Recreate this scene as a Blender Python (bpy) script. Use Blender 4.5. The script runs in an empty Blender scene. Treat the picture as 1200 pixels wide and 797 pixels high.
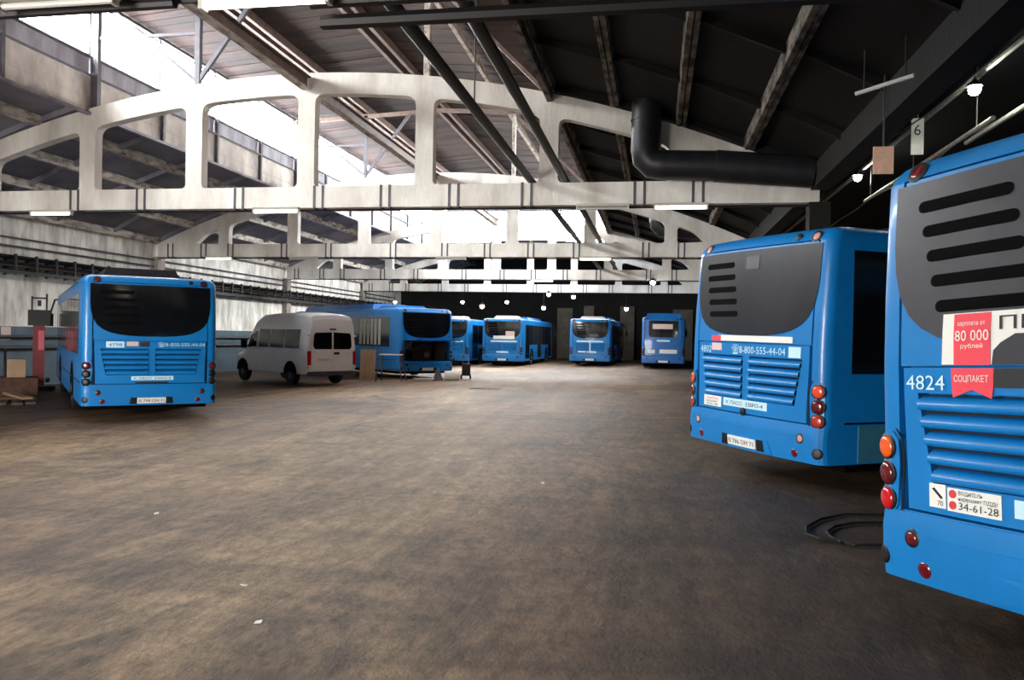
import bpy, bmesh, math, random
from math import sin, cos, pi, radians, sqrt, atan2
from mathutils import Vector, Matrix
random.seed(7)
SC = bpy.context.scene
COL = SC.collection

# ---------------------------------------------------------------- camera
F_PX, YAW, PITCH, ROLL, EYE = 948.35, .17561, -.00428, .01803, 1.68
cam_d = bpy.data.cameras.new('camera')
cam = bpy.data.objects.new('camera', cam_d)
COL.objects.link(cam)
_f = Vector((-sin(YAW) * cos(PITCH), cos(YAW) * cos(PITCH), sin(PITCH)))
_r0 = Vector((cos(YAW), sin(YAW), 0))
_u0 = _r0.cross(_f)
_r = _r0 * cos(ROLL) + _u0 * sin(ROLL)
_u = _u0 * cos(ROLL) - _r0 * sin(ROLL)
cam.matrix_world = Matrix(((_r.x, _u.x, -_f.x, 0), (_r.y, _u.y, -_f.y, 0), (_r.z, _u.z, -_f.z, EYE), (0, 0, 0, 1)))
cam_d.sensor_fit = 'HORIZONTAL'
cam_d.sensor_width = 36
cam_d.lens = 36 * F_PX / 1200
cam_d.clip_start = .05
cam_d.clip_end = 400
SC.camera = cam

# ---------------------------------------------------------------- sky, exposure
SKY = 36.0
w = bpy.data.worlds.new('overcast_sky')
SC.world = w
w.use_nodes = True
bg = w.node_tree.nodes['Background']
bg.inputs[0].default_value = (1, .98, .945, 1)
bg.inputs[1].default_value = SKY
SC.view_settings.view_transform = 'Standard'
SC.view_settings.look = 'None'
SC.view_settings.gamma = 1
SC.view_settings.use_curve_mapping = False
SC.view_settings.exposure = 0.72
SC.cycles.use_denoising = True
SC.cycles.max_bounces = 9
SC.cycles.diffuse_bounces = 6
SC.cycles.glossy_bounces = 3
SC.cycles.transparent_max_bounces = 10
SC.cycles.sample_clamp_indirect = 6


def portal(loc, rot, sx, sy):
    """a light portal at a glazed opening: gives no light, only guides the sampling of the sky"""
    l = bpy.data.lights.new('sky_portal', 'AREA')
    l.shape = 'RECTANGLE'
    l.size, l.size_y = sx, sy
    l.cycles.is_portal = True
    o = bpy.data.objects.new('sky_portal', l)
    o.location, o.rotation_euler = loc, rot
    COL.objects.link(o)


# ---------------------------------------------------------------- materials
def lin(c):
    return tuple((x / 12.92 if x <= .04045 else ((x + .055) / 1.055) ** 2.4) for x in (v / 255 for v in c))


MATS = {}


def mat(name, rgb, rough=.7, metal=0., var=0., vscale=3., vstretch=(1, 1, 1), bump=0., bscale=20., coat=0., emit=None, spec=.5, rgb2=None, contrast=(.35, .65)):
    m = bpy.data.materials.new(name)
    MATS[name] = m
    m.use_nodes = True
    nt = m.node_tree
    p = nt.nodes['Principled BSDF']
    c = lin(rgb)
    p.inputs['Base Color'].default_value = (*c, 1)
    p.inputs['Roughness'].default_value = rough
    p.inputs['Metallic'].default_value = metal
    p.inputs['Specular IOR Level'].default_value = spec
    if coat:
        p.inputs['Coat Weight'].default_value = coat
        p.inputs['Coat Roughness'].default_value = .08
    if emit:
        p.inputs['Emission Color'].default_value = (*lin(rgb), 1)
        p.inputs['Emission Strength'].default_value = emit
    if var or rgb2 or bump:
        tc = nt.nodes.new('ShaderNodeTexCoord')
        mp = nt.nodes.new('ShaderNodeMapping')
        mp.inputs['Scale'].default_value = vstretch
        nt.links.new(tc.outputs['Object'], mp.inputs['Vector'])
        if var or rgb2:
            n = nt.nodes.new('ShaderNodeTexNoise')
            n.inputs['Scale'].default_value = vscale
            n.inputs['Detail'].default_value = 7
            n.inputs['Roughness'].default_value = .62
            nt.links.new(mp.outputs[0], n.inputs['Vector'])
            r = nt.nodes.new('ShaderNodeValToRGB')
            r.color_ramp.elements[0].position, r.color_ramp.elements[1].position = contrast
            c2 = lin(rgb2) if rgb2 else tuple(x * (1 - var) for x in c)
            r.color_ramp.elements[0].color = (*c2, 1)
            r.color_ramp.elements[1].color = (*(c if rgb2 else tuple(min(1, x * (1 + var * .4)) for x in c)), 1)
            nt.links.new(n.outputs[0], r.inputs[0])
            nt.links.new(r.outputs[0], p.inputs['Base Color'])
        if bump:
            n2 = nt.nodes.new('ShaderNodeTexNoise')
            n2.inputs['Scale'].default_value = bscale
            n2.inputs['Detail'].default_value = 5
            nt.links.new(mp.outputs[0], n2.inputs['Vector'])
            b = nt.nodes.new('ShaderNodeBump')
            b.inputs['Strength'].default_value = bump
            b.inputs['Distance'].default_value = .05
            nt.links.new(n2.outputs[0], b.inputs['Height'])
            nt.links.new(b.outputs[0], p.inputs['Normal'])
    return m


def floor_material():
    m = bpy.data.materials.new('packed_dirt_concrete')
    m.use_nodes = True
    nt = m.node_tree
    N, Lk = nt.nodes, nt.links
    p = N['Principled BSDF']
    tc = N.new('ShaderNodeTexCoord')

    def noise(scale, stretch, rotz, detail=8, rough=.6, dist=0.):
        mp = N.new('ShaderNodeMapping')
        mp.inputs['Scale'].default_value = stretch
        mp.inputs['Rotation'].default_value = (0, 0, rotz)
        Lk.new(tc.outputs['Object'], mp.inputs['Vector'])
        n = N.new('ShaderNodeTexNoise')
        n.inputs['Scale'].default_value = scale
        n.inputs['Detail'].default_value = detail
        n.inputs['Roughness'].default_value = rough
        n.inputs['Distortion'].default_value = dist
        Lk.new(mp.outputs[0], n.inputs['Vector'])
        return n.outputs[0]

    def ramp(src, stops):
        r = N.new('ShaderNodeValToRGB')
        e = r.color_ramp.elements
        while len(e) < len(stops):
            e.new(.5)
        for i, (pos, c) in enumerate(stops):
            e[i].position = pos
            e[i].color = (*lin(c), 1) if len(c) == 3 else c
        Lk.new(src, r.inputs[0])
        return r.outputs[0]

    def mix(kind, fac, a, b):
        x = N.new('ShaderNodeMix')
        x.data_type = 'RGBA'
        x.blend_type = kind
        if isinstance(fac, float):
            x.inputs[0].default_value = fac
        else:
            Lk.new(fac, x.inputs[0])
        Lk.new(a, x.inputs[6])
        Lk.new(b, x.inputs[7])
        return x.outputs[2]
    base = ramp(noise(.22, (1, .55, 1), .5, 6, .55, .4), [(.34, (124, 97, 75)), (.5, (162, 130, 98)), (.66, (202, 170, 131))])
    streak = ramp(noise(.9, (1, .22, 1), .55, 9, .7, 1.2), [(.34, (120, 112, 106)), (.58, (255, 255, 255))])
    track = ramp(noise(1.5, (.13, 1, 1), -.3, 9, .7, .7), [(.34, (120, 110, 102)), (.54, (255, 255, 255))])
    grit = ramp(noise(7, (1, .5, 1), .5, 12, .8), [(.36, (104, 94, 86)), (.58, (255, 255, 255))])
    c = mix('MULTIPLY', .75, base, streak)
    c = mix('MULTIPLY', .5, c, track)
    c = mix('MULTIPLY', .7, c, grit)
    spots = ramp(noise(.55, (1, .6, 1), 1.1, 9, .72, .8), [(.33, (84, 78, 74)), (.46, (255, 255, 255))])
    c = mix('MULTIPLY', .7, c, spots)
    # oily parking strips, with the shade there painted in too; aisle worn and dusty
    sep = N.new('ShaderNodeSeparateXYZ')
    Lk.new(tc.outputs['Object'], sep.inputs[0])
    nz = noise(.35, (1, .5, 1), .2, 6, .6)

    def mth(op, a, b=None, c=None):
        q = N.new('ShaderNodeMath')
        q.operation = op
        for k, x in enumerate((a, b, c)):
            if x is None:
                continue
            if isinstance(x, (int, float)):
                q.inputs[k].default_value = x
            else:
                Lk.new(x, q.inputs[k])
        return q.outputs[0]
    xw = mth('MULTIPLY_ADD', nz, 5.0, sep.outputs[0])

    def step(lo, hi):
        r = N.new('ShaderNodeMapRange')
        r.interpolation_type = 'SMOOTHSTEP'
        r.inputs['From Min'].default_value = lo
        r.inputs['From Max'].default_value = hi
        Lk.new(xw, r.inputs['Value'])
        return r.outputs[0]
    oil_shade = mth('MAXIMUM', step(.3, 4.2), mth('SUBTRACT', 1.0, step(-12.5, -8.0)))
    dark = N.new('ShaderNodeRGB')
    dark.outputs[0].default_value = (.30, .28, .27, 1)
    c = mix('MULTIPLY', oil_shade, c, dark.outputs[0])
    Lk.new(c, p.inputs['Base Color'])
    p.inputs['Roughness'].default_value = .62
    p.inputs['Specular IOR Level'].default_value = .42
    b = N.new('ShaderNodeBump')
    b.inputs['Strength'].default_value = .8
    b.inputs['Distance'].default_value = .04
    Lk.new(noise(5, (1, .7, 1), .3, 10, .7), b.inputs['Height'])
    Lk.new(b.outputs[0], p.inputs['Normal'])
    return m


def glass_material(name, tint, gloss):
    m = bpy.data.materials.new(name)
    m.use_nodes = True
    nt = m.node_tree
    nt.nodes.remove(nt.nodes['Principled BSDF'])
    out = nt.nodes['Material Output']
    t = nt.nodes.new('ShaderNodeBsdfTransparent')
    t.inputs[0].default_value = (*tint, 1)
    g = nt.nodes.new('ShaderNodeBsdfGlossy')
    g.inputs['Roughness'].default_value = .05
    mx = nt.nodes.new('ShaderNodeMixShader')
    mx.inputs[0].default_value = gloss
    nt.links.new(t.outputs[0], mx.inputs[1])
    nt.links.new(g.outputs[0], mx.inputs[2])
    nt.links.new(mx.outputs[0], out.inputs[0])
    return m


M_BLUE = mat('bus_blue_paint', (8, 120, 192), .4, 0, .12, 1.3, coat=.2)
M_BLUE2 = mat('bus_blue_faded_paint', (22, 104, 178), .42, 0, .2, 1.3, coat=.2)
M_TEAL = mat('bus_teal_panel', (62, 128, 150), .45, 0, .2, 2)
M_GLASSD = mat('dark_bus_glass', (16, 18, 22), .1, 0, spec=.6)
M_GLASSG = mat('dusty_bus_glass', (58, 59, 66), .42, 0, .25, 2.2, spec=.5)
M_GLASSB = mat('smoky_bus_glass', (40, 42, 48), .3, 0, .45, 1.6, (1, 1, .4), spec=.5)
M_RUBBER = mat('black_rubber', (14, 14, 15), .75)
M_BLACK = mat('black_plastic', (10, 10, 12), .5)
M_VOID = mat('black_matte', (5, 5, 6), .9, spec=.1)
M_ORANGE = mat('orange_lens', (236, 92, 30), .2, coat=.5)
M_RED = mat('red_lens', (196, 12, 26), .2, coat=.5)
M_DKRED = mat('dark_red_lens', (96, 14, 26), .22, coat=.5)
M_PALELENS = mat('pale_lens', (205, 150, 130), .25, coat=.5)
M_WHITE = mat('white_print', (232, 232, 226), .55)
M_CYANW = mat('pale_blue_print', (196, 232, 246), .55)
M_INK = mat('black_ink', (36, 36, 40), .6)
M_REDINK = mat('red_ink', (206, 62, 66), .6)
M_BANNER = mat('red_banner_print', (232, 70, 84), .5)
M_STEEL = mat('worn_steel', (120, 120, 122), .4, .8, .3, 8)
M_DKSTEEL = mat('dark_painted_steel', (38, 36, 40), .55, .2, .3, 5)
M_GREYSTEEL = mat('grey_painted_steel', (86, 84, 92), .5, .2, .3, 5)
M_BROWNSTEEL = mat('brown_primed_steel', (120, 100, 90), .6, .1, .35, 4)
M_CONC = mat('whitewashed_concrete', (242, 239, 232), .85, 0, .0, 1.1, (1, 1, .35), .25, 14, rgb2=(196, 188, 177), contrast=(.3, .62))
M_CONCG = mat('grey_concrete', (168, 160, 150), .85, 0, .0, 1.3, (1, 1, .3), .3, 12, rgb2=(104, 98, 94), contrast=(.3, .65))
M_CONCD = mat('shade_dark_concrete', (20, 18, 17), .9, 0, .45, 1.2, (1, 1, .5), .3, 12)  # the gloom of the far and right parts is put into this colour
M_PIER = mat('dim_concrete_pier', (104, 98, 88), .9, 0, .3, 2)
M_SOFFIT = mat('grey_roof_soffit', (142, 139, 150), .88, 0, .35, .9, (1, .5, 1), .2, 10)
M_SOFFITD = mat('shade_dark_roof_soffit', (17, 13, 11), .9, 0, .4, .9, (1, .5, 1), .2, 10)  # darker copy of the soffit: shade of the right roof painted in
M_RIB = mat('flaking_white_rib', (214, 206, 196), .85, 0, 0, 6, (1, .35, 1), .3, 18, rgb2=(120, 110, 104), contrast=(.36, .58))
M_RIBD = mat('flaking_shaded_rib', (132, 123, 112), .85, 0, 0, 5, (1, .4, 1), .3, 18, rgb2=(40, 34, 30), contrast=(.4, .6))  # darker copy of the white rib, right-hand shade in its colour
M_PLANK = mat('brown_roof_board', (82, 58, 49), .85, 0, 0, 2.2, (.35, 3, 1), .3, 20, rgb2=(38, 26, 24), contrast=(.3, .7))
M_PLANK2 = mat('dark_brown_roof_board', (60, 42, 37), .85, 0, 0, 2.2, (.35, 3, 1), .3, 20, rgb2=(28, 20, 18), contrast=(.3, .7))
M_WBOARD = mat('reddish_brown_board', (142, 108, 92), .85, 0, 0, 2.4, (3, .35, 1), .3, 20, rgb2=(84, 58, 50), contrast=(.3, .7))
M_WALL = mat('whitewashed_brick', (246, 243, 236), .9, 0, 0, 2.4, (1, 1, .3), .5, 9, rgb2=(186, 181, 172), contrast=(.36, .6))
M_DADO = mat('blue_grey_dado_paint', (66, 90, 102), .6, 0, .3, 1.5)
M_SHEET = mat('dull_grey_sheet', (158, 156, 166), .6, .1, .35, 2, (1, 1, .3))
M_PARAPET = mat('stained_panel_concrete', (236, 228, 218), .85, 0, 0, .8, (1, 1, .5), .2, 10, rgb2=(146, 140, 138), contrast=(.32, .62))
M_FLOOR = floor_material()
M_PANE = glass_material('window_glass', (.96, .98, 1), .08)
M_TUBE = mat('lit_fluorescent_tube', (255, 240, 214), .4, emit=5)
M_TUBEOFF = mat('unlit_tube', (200, 200, 196), .4)
M_LAMP = mat('lit_lamp_glass', (250, 255, 236), .3, emit=150)
M_LAMPW = mat('lit_warm_lamp_glass', (255, 214, 140), .3, emit=30)
M_LAMPC = mat('lit_cool_lamp_glass', (236, 248, 250), .3, emit=40)
M_VAN = mat('white_van_paint', (240, 242, 244), .32, 0, .06, 1.5, coat=.3)
M_REDCAB = mat('red_machine_paint', (120, 18, 26), .45, 0, .25, 3)
M_PINK = mat('pinkish_red_label', (206, 96, 110), .6)
M_CARD = mat('cardboard', (168, 138, 108), .85, 0, .15, 4)
M_PLY = mat('plywood', (160, 128, 100), .8, 0, .25, 3, (4, 1, .6))
M_WOOD = mat('old_timber', (96, 74, 60), .85, 0, .35, 4, (.3, 3, 1))
M_RUST = mat('rusty_steel', (92, 64, 52), .8, .3, .4, 6)
M_CURTAIN = mat('pale_strip', (196, 188, 172), .8, 0, .2, 4)
M_POSTER = mat('pale_poster_paper', (214, 190, 184), .8)
M_SIGNW = mat('white_sign', (236, 234, 226), .6, 0, .08, 5)
M_SIGNO = mat('beige_board', (222, 178, 154), .7, 0, .2, 6)
M_COPPER = mat('copper_coil', (176, 104, 74), .45, .5)
M_CABLE = mat('grey_cable', (120, 116, 110), .6)
M_PIPEL = mat('pale_pipe', (176, 172, 164), .5, .2, .25, 6)
M_DUCT = mat('dark_sheet_duct', (44, 44, 48), .45, .4, .3, 3)
M_PLASTW = mat('white_plastic', (206, 204, 196), .5)


# ---------------------------------------------------------------- mesh helpers
class MB:
    def __init__(s):
        s.v, s.f = [], []

    def add(s, vs, fs):
        n = len(s.v)
        s.v += [tuple(p) for p in vs]
        s.f += [tuple(i + n for i in q) for q in fs]
        return s

    def box(s, x0, x1, y0, y1, z0, z1):
        return s.add([(x0, y0, z0), (x1, y0, z0), (x1, y1, z0), (x0, y1, z0), (x0, y0, z1), (x1, y0, z1), (x1, y1, z1), (x0, y1, z1)],
                     [(0, 3, 2, 1), (4, 5, 6, 7), (0, 1, 5, 4), (1, 2, 6, 5), (2, 3, 7, 6), (3, 0, 4, 7)])

    def bar(s, a, b, wd, ht, up=(0, 0, 1)):
        a, b = Vector(a), Vector(b)
        d = (b - a).normalized()
        u = Vector(up)
        if abs(d.dot(u)) > .98:
            u = Vector((0, 1, 0))
        r = d.cross(u).normalized() * wd / 2
        u = r.cross(d).normalized() * ht / 2
        vs = [a - r - u, a + r - u, a + r + u, a - r + u, b - r - u, b + r - u, b + r + u, b - r + u]
        return s.add(vs, [(0, 1, 2, 3), (7, 6, 5, 4), (4, 5, 1, 0), (5, 6, 2, 1), (6, 7, 3, 2), (7, 4, 0, 3)])

    def tube(s, pts, r, n=8, caps=True):
        pts = [Vector(p) for p in pts]
        rs = r if isinstance(r, (list, tuple)) else [r] * len(pts)
        ring = []
        vs = []
        prev = None
        for i, p in enumerate(pts):
            d = (pts[min(i + 1, len(pts) - 1)] - pts[max(i - 1, 0)]).normalized()
            if prev is None:
                u = Vector((0, 0, 1)) if abs(d.z) < .9 else Vector((1, 0, 0))
            else:
                u = prev
            x = d.cross(u).normalized()
            u = x.cross(d).normalized()
            prev = u
            for k in range(n):
                a = 2 * pi * k / n
                vs.append(p + (x * cos(a) + u * sin(a)) * rs[i])
        fs = []
        for i in range(len(pts) - 1):
            for k in range(n):
                k2 = (k + 1) % n
                fs.append((i * n + k, i * n + k2, (i + 1) * n + k2, (i + 1) * n + k))
        if caps:
            fs.append(tuple(range(n - 1, -1, -1)))
            fs.append(tuple((len(pts) - 1) * n + k for k in range(n)))
        return s.add(vs, fs)

    def lathe(s, prof, n=16, axis='z', c=(0, 0, 0)):
        """prof: (radius, height) along the axis"""
        vs, fs = [], []
        for r, h in prof:
            for k in range(n):
                a = 2 * pi * k / n
                p = (r * cos(a), r * sin(a), h)
                if axis == 'x':
                    p = (p[2], p[0], p[1])
                elif axis == 'y':
                    p = (p[0], p[2], p[1])
                vs.append((p[0] + c[0], p[1] + c[1], p[2] + c[2]))
        for i in range(len(prof) - 1):
            for k in range(n):
                k2 = (k + 1) % n
                fs.append((i * n + k, i * n + k2, (i + 1) * n + k2, (i + 1) * n + k))
        fs.append(tuple(range(n - 1, -1, -1)))
        fs.append(tuple((len(prof) - 1) * n + k for k in range(n)))
        return s.add(vs, fs)

    def ball(s, c, r, n=10, m=6, sq=(1, 1, 1)):
        prof = [(max(.001, r * sin(pi * i / m)), -r * cos(pi * i / m)) for i in range(m + 1)]
        k = len(s.v)
        s.lathe(prof, n)
        for i in range(k, len(s.v)):
            p = s.v[i]
            s.v[i] = (p[0] * sq[0] + c[0], p[1] * sq[1] + c[1], p[2] * sq[2] + c[2])
        return s

    def prism(s, poly, y0, y1):
        """poly in (x,z), extruded along y"""
        n = len(poly)
        vs = [(x, y0, z) for x, z in poly] + [(x, y1, z) for x, z in poly]
        fs = [tuple(range(n)), tuple(range(2 * n - 1, n - 1, -1))]
        fs += [(i, i + n, (i + 1) % n + n, (i + 1) % n) for i in range(n)]
        return s.add(vs, fs)

    def mesh(s, name, m, smooth=False, fix=True):
        me = bpy.data.meshes.new(name)
        me.from_pydata(s.v, [], s.f)
        me.materials.append(m)
        if fix:
            b = bmesh.new()
            b.from_mesh(me)
            bmesh.ops.recalc_face_normals(b, faces=b.faces)
            b.to_mesh(me)
            b.free()
        if smooth:
            me.polygons.foreach_set('use_smooth', [True] * len(me.polygons))
            try:
                me.set_sharp_from_angle(angle=radians(smooth if smooth is not True else 40))
            except Exception:
                pass
        me.update()
        return me


def link(name, data, parent=None, loc=(0, 0, 0), rot=(0, 0, 0), label=None, cat=None, group=None, kind=None):
    o = bpy.data.objects.new(name, data)
    COL.objects.link(o)
    if parent:
        o.parent = parent
    o.location = loc
    o.rotation_euler = rot
    for k, x in (('label', label), ('category', cat), ('group', group), ('kind', kind)):
        if x:
            o[k] = x
    return o


def part(name, mb, m, parent=None, smooth=False, **k):
    return link(name, mb.mesh(name, m, smooth), parent, **k)


def thing(name, label, cat, loc=(0, 0, 0), rz=0, group=None):
    return link(name, None, None, loc, (0, 0, rz), label, cat, group)


def struct(name, mb, m, parent=None, smooth=False):
    return part(name, mb, m, parent, smooth, kind='structure')


def copy_tree(o, parent=None, loc=None, rot=None, label=None):
    c = o.copy()
    COL.objects.link(c)
    c.parent = parent
    if loc is not None:
        c.location = loc
    if rot is not None:
        c.rotation_euler = rot
    if label:
        c['label'] = label
    for ch in list(o.children):
        copy_tree(ch, c)
    return c


TXT = {}


def text_mesh(s, size):
    if (s, size) in TXT:
        return TXT[s, size]
    cu = bpy.data.curves.new('lettering', 'FONT')
    cu.body = s
    cu.size = size
    cu.resolution_u = 2
    o = bpy.data.objects.new('lettering_tmp', cu)
    COL.objects.link(o)
    dg = bpy.context.evaluated_depsgraph_get()
    me = bpy.data.meshes.new_from_object(o.evaluated_get(dg))
    bpy.data.objects.remove(o)
    vs = [tuple(v.co[:2]) for v in me.vertices]
    fs = [tuple(p.vertices) for p in me.polygons]
    bpy.data.meshes.remove(me)
    TXT[s, size] = (vs, fs)
    return vs, fs


def floor_z(x):
    return .015 * x + .035


# ---------------------------------------------------------------- the hall
T_Y = [6.78, 18.78, 30.78, 42.78, 54.78]      # roof trusses, nearest first
XC, ZB, ZT = -8.52, 4.743, 5.262              # middle of the span, bottom and top of the lower chord
XL, XR = XC - 12.15, XC + 12.0
Y0, Y1 = -5.22, 64.0


def arch(dx):
    return 8.04 - .0192 * dx * dx


fl = MB().add([(-21, -12, floor_z(-21)), (28, -12, floor_z(28)), (28, 66, floor_z(28)), (-21, 66, floor_z(-21))], [(0, 1, 2, 3)])
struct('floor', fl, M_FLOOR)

wl = struct('wall_left', MB().box(-21.0, -20.7, Y0 - .2, Y1 + .2, -.5, 5.62), M_WALL)
struct('dado', MB().box(-20.7, -20.685, Y0, Y1, -.4, 1.72), M_DADO, wl)
for i, y in enumerate(T_Y):
    struct('pilaster', MB().box(-20.7, -20.42, y - .25, y + .25, -.4, ZB - .02), M_CONCG, wl)
struct('trim_1', MB().box(-20.72, XL + .155, Y0, Y1, 5.3, 5.75), M_CONCG)
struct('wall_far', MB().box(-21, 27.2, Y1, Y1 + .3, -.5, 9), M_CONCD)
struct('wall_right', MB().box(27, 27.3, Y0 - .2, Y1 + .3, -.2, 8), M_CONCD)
# wall behind the camera, with an unseen gateway added to light the bus rears
GX0, GX1, GZ = -14.0, -8.5, 4.2
wb = MB()
wb.box(-21, GX0, Y0 - .3, Y0, -.5, 11).box(GX1, 27.2, Y0 - .3, Y0, -.5, 11).box(GX0, GX1, Y0 - .3, Y0, GZ, 11)
struct('wall_back', wb, M_CONCG)

# roof slabs of the side slopes: plates with edge ribs, 1.5 m wide and one bay long
ceil_l = link('ceiling', None, kind='structure')
ceil_r = link('ceiling', None, kind='structure')
ceil_c = link('ceiling', None, kind='structure')
bays = [(Y0, T_Y[0])] + [(T_Y[i], T_Y[i + 1]) for i in range(4)] + [(T_Y[4], Y1)]


def slab_meshes(i, length):
    """slab between node i/2 and i/2+1 steps of 1.5 m along the arch"""
    xa, xb = i * 1.5, (i + 1) * 1.5
    za, zb = arch(xa), arch(xb)
    pl, rb, cr = MB(), MB(), MB()
    h, t = .26, .05
    pl.add([(xa, 0, za + h), (xb, 0, zb + h), (xb, length, zb + h), (xa, length, za + h),
            (xa, 0, za + h + t), (xb, 0, zb + h + t), (xb, length, zb + h + t), (xa, length, za + h + t)],
           [(0, 1, 2, 3), (7, 6, 5, 4), (0, 4, 5, 1), (1, 5, 6, 2), (2, 6, 7, 3), (3, 7, 4, 0)])
    for x, z, sg in ((xa, za, 1), (xb, zb, -1)):
        x2 = x + sg * .1
        rb.add([(x + sg * .012, .02, z), (x2, .02, z + .01), (x2, length - .02, z + .01), (x + sg * .012, length - .02, z),
                (x + sg * .012, .02, z + h), (x2 + sg * .03, .02, z + h), (x2 + sg * .03, length - .02, z + h), (x + sg * .012, length - .02, z + h)],
               [(0, 3, 2, 1), (4, 5, 6, 7), (0, 1, 5, 4), (1, 2, 6, 5), (2, 3, 7, 6), (3, 0, 4, 7)])
    for k in range(5):
        y = .06 + (length - .12) * k / 4
        cr.bar(((xa + .1), y, za + h - .08), ((xb - .1), y, zb + h - .08), .08, .15)
    return pl, rb, cr


SLAB = {}
for b, (ya, yb) in enumerate(bays):
    for i in list(range(-8, -4)) + list(range(4, 8)) + (list(range(-4, 4)) if ya >= T_Y[4] else []):
        key = (i, round(yb - ya, 2))
        side = 'l' if i < -4 else 'r' if i >= 4 else 'c'
        if key not in SLAB:
            pl, rb, cr = slab_meshes(i, yb - ya)
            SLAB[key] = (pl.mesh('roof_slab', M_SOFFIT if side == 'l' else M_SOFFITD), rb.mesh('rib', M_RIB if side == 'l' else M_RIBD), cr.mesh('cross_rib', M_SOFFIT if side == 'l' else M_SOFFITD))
        par = {'l': ceil_l, 'r': ceil_r, 'c': ceil_c}[side]
        s = link('roof_slab', SLAB[key][0], par, (XC, ya, 0))
        link('rib', SLAB[key][1], s)
        link('cross_rib', SLAB[key][2], s)
# roof of the dark neighbouring nave on the right
rn = MB()
rn.add([(XR, Y0, 5.55), (15.5, Y0, 8.1), (27.2, Y0, 5.6), (27.2, Y1, 5.6), (15.5, Y1, 8.1), (XR, Y1, 5.55),
        (XR, Y0, 5.75), (15.5, Y0, 8.3), (27.2, Y0, 5.8), (27.2, Y1, 5.8), (15.5, Y1, 8.3), (XR, Y1, 5.75)],
       [(0, 1, 4, 5), (1, 2, 3, 4), (6, 11, 10, 7), (7, 10, 9, 8), (0, 6, 7, 1), (1, 7, 8, 2), (5, 4, 10, 11), (4, 3, 9, 10)])
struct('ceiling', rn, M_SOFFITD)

# ---- the raised roof lantern
LX, RX = XC - 6.0, XC + 6.0
LY0, LY1 = Y0, T_Y[4]
LEN = LY1 - LY0
lant_l = link('wall_lantern_left', None, kind='structure')
lant_r = link('wall_lantern_right', None, kind='structure')
pm = MB().box(-.06, .06, .015, 2.985, 7.25, 8.2).mesh('parapet_panel', M_PARAPET)
sm_ = MB().box(-.02, .02, .01, 2.99, 8.24, 8.72).mesh('metal_sheet', M_SHEET)
mm = MB().box(-.05, .05, -.05, .05, 7.25, 8.74).mesh('mullion_post', M_GREYSTEEL)
win_l = link('window_1', None, kind='structure')
pane_m = MB().box(-.004, .004, .04, 2.96, 8.78, 10.26).mesh('pane', M_PANE)
bs_m = MB().box(-.02, .02, .01, 2.99, 8.74, 10.3).mesh('metal_sheet', M_SHEET)
frame_m = MB().box(-.04, .04, -.03, .03, 8.76, 10.3).mesh('window_mullion', M_GREYSTEEL)
for k in range(20):
    y = LY0 + 3 * k
    link('parapet_panel', pm, lant_l, (LX - .06, y, 0))
    link('metal_sheet', sm_, lant_l, (LX - .1, y, 0))
    link('mullion_post', mm, lant_l, (LX + .05, y, 0))
    if k < 5:
        link('metal_sheet', bs_m, lant_l, (LX - .1, y, 0))      # sheets added out of view to keep the near floor dark
    else:
        link('pane', pane_m, win_l, (LX - .1, y, 0))
    link('window_mullion', frame_m, win_l, (LX - .1, y, 0))
part('rail', MB().tube([(LX + .06, LY0, 8.21), (LX + .06, LY1, 8.21)], .035), M_GREYSTEEL, lant_l)
part('drip_edge', MB().box(LX - .02, LX + .1, LY0, LY1, 7.19, 7.26), M_SHEET, lant_l)
part('sill', MB().box(LX - .2, LX - .02, LY0, LY1, 8.72, 8.78), M_GREYSTEEL, win_l)
part('head_rail', MB().box(LX - .16, LX - .04, LY0, LY1, 10.27, 10.36), M_GREYSTEEL, win_l)
# right side of the lantern: boards, and glass over the two end bays
NB = 15
bm_ = [MB().box(-.02, .02, .005, 5.995, 0, .2).mesh('plank', m_) for m_ in (M_WBOARD, M_PLANK)]
for k in range(4):
    y = T_Y[0] + 6 * k
    for j in range(NB):
        z = 7.25 + j * .207
        link('plank', bm_[(j * 7 + k * 3) % 3 == 0], lant_r, (RX + .05 + random.uniform(-.012, .012), y, z), (0, 0, 0))
part('drip_edge', MB().box(RX - .06, RX + .06, LY0, LY1, 7.14, 7.25), M_RIBD, lant_r)
win_r = link('window_2', None, kind='structure')
for y in [LY0 + 3 * k for k in range(4)] + [T_Y[2] + 3 * k for k in range(8)]:
    link('parapet_panel', pm, lant_r, (RX + .06, y, 0))
    link('metal_sheet', sm_, lant_r, (RX + .1, y, 0))
    if y < T_Y[0]:
        link('metal_sheet', bs_m, lant_r, (RX + .1, y, 0))  # unseen sheet added here too, to hold back light behind the camera
    else:
        link('pane', pane_m, win_r, (RX + .1, y, 0))
    link('window_mullion', frame_m, win_r, (RX + .1, y, 0))
for ya, yb in ((LY0, T_Y[0]), (T_Y[2], LY1)):
    part('head_rail', MB().box(RX + .04, RX + .16, ya, yb, 10.27, 10.36), M_GREYSTEEL, win_r)
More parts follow.
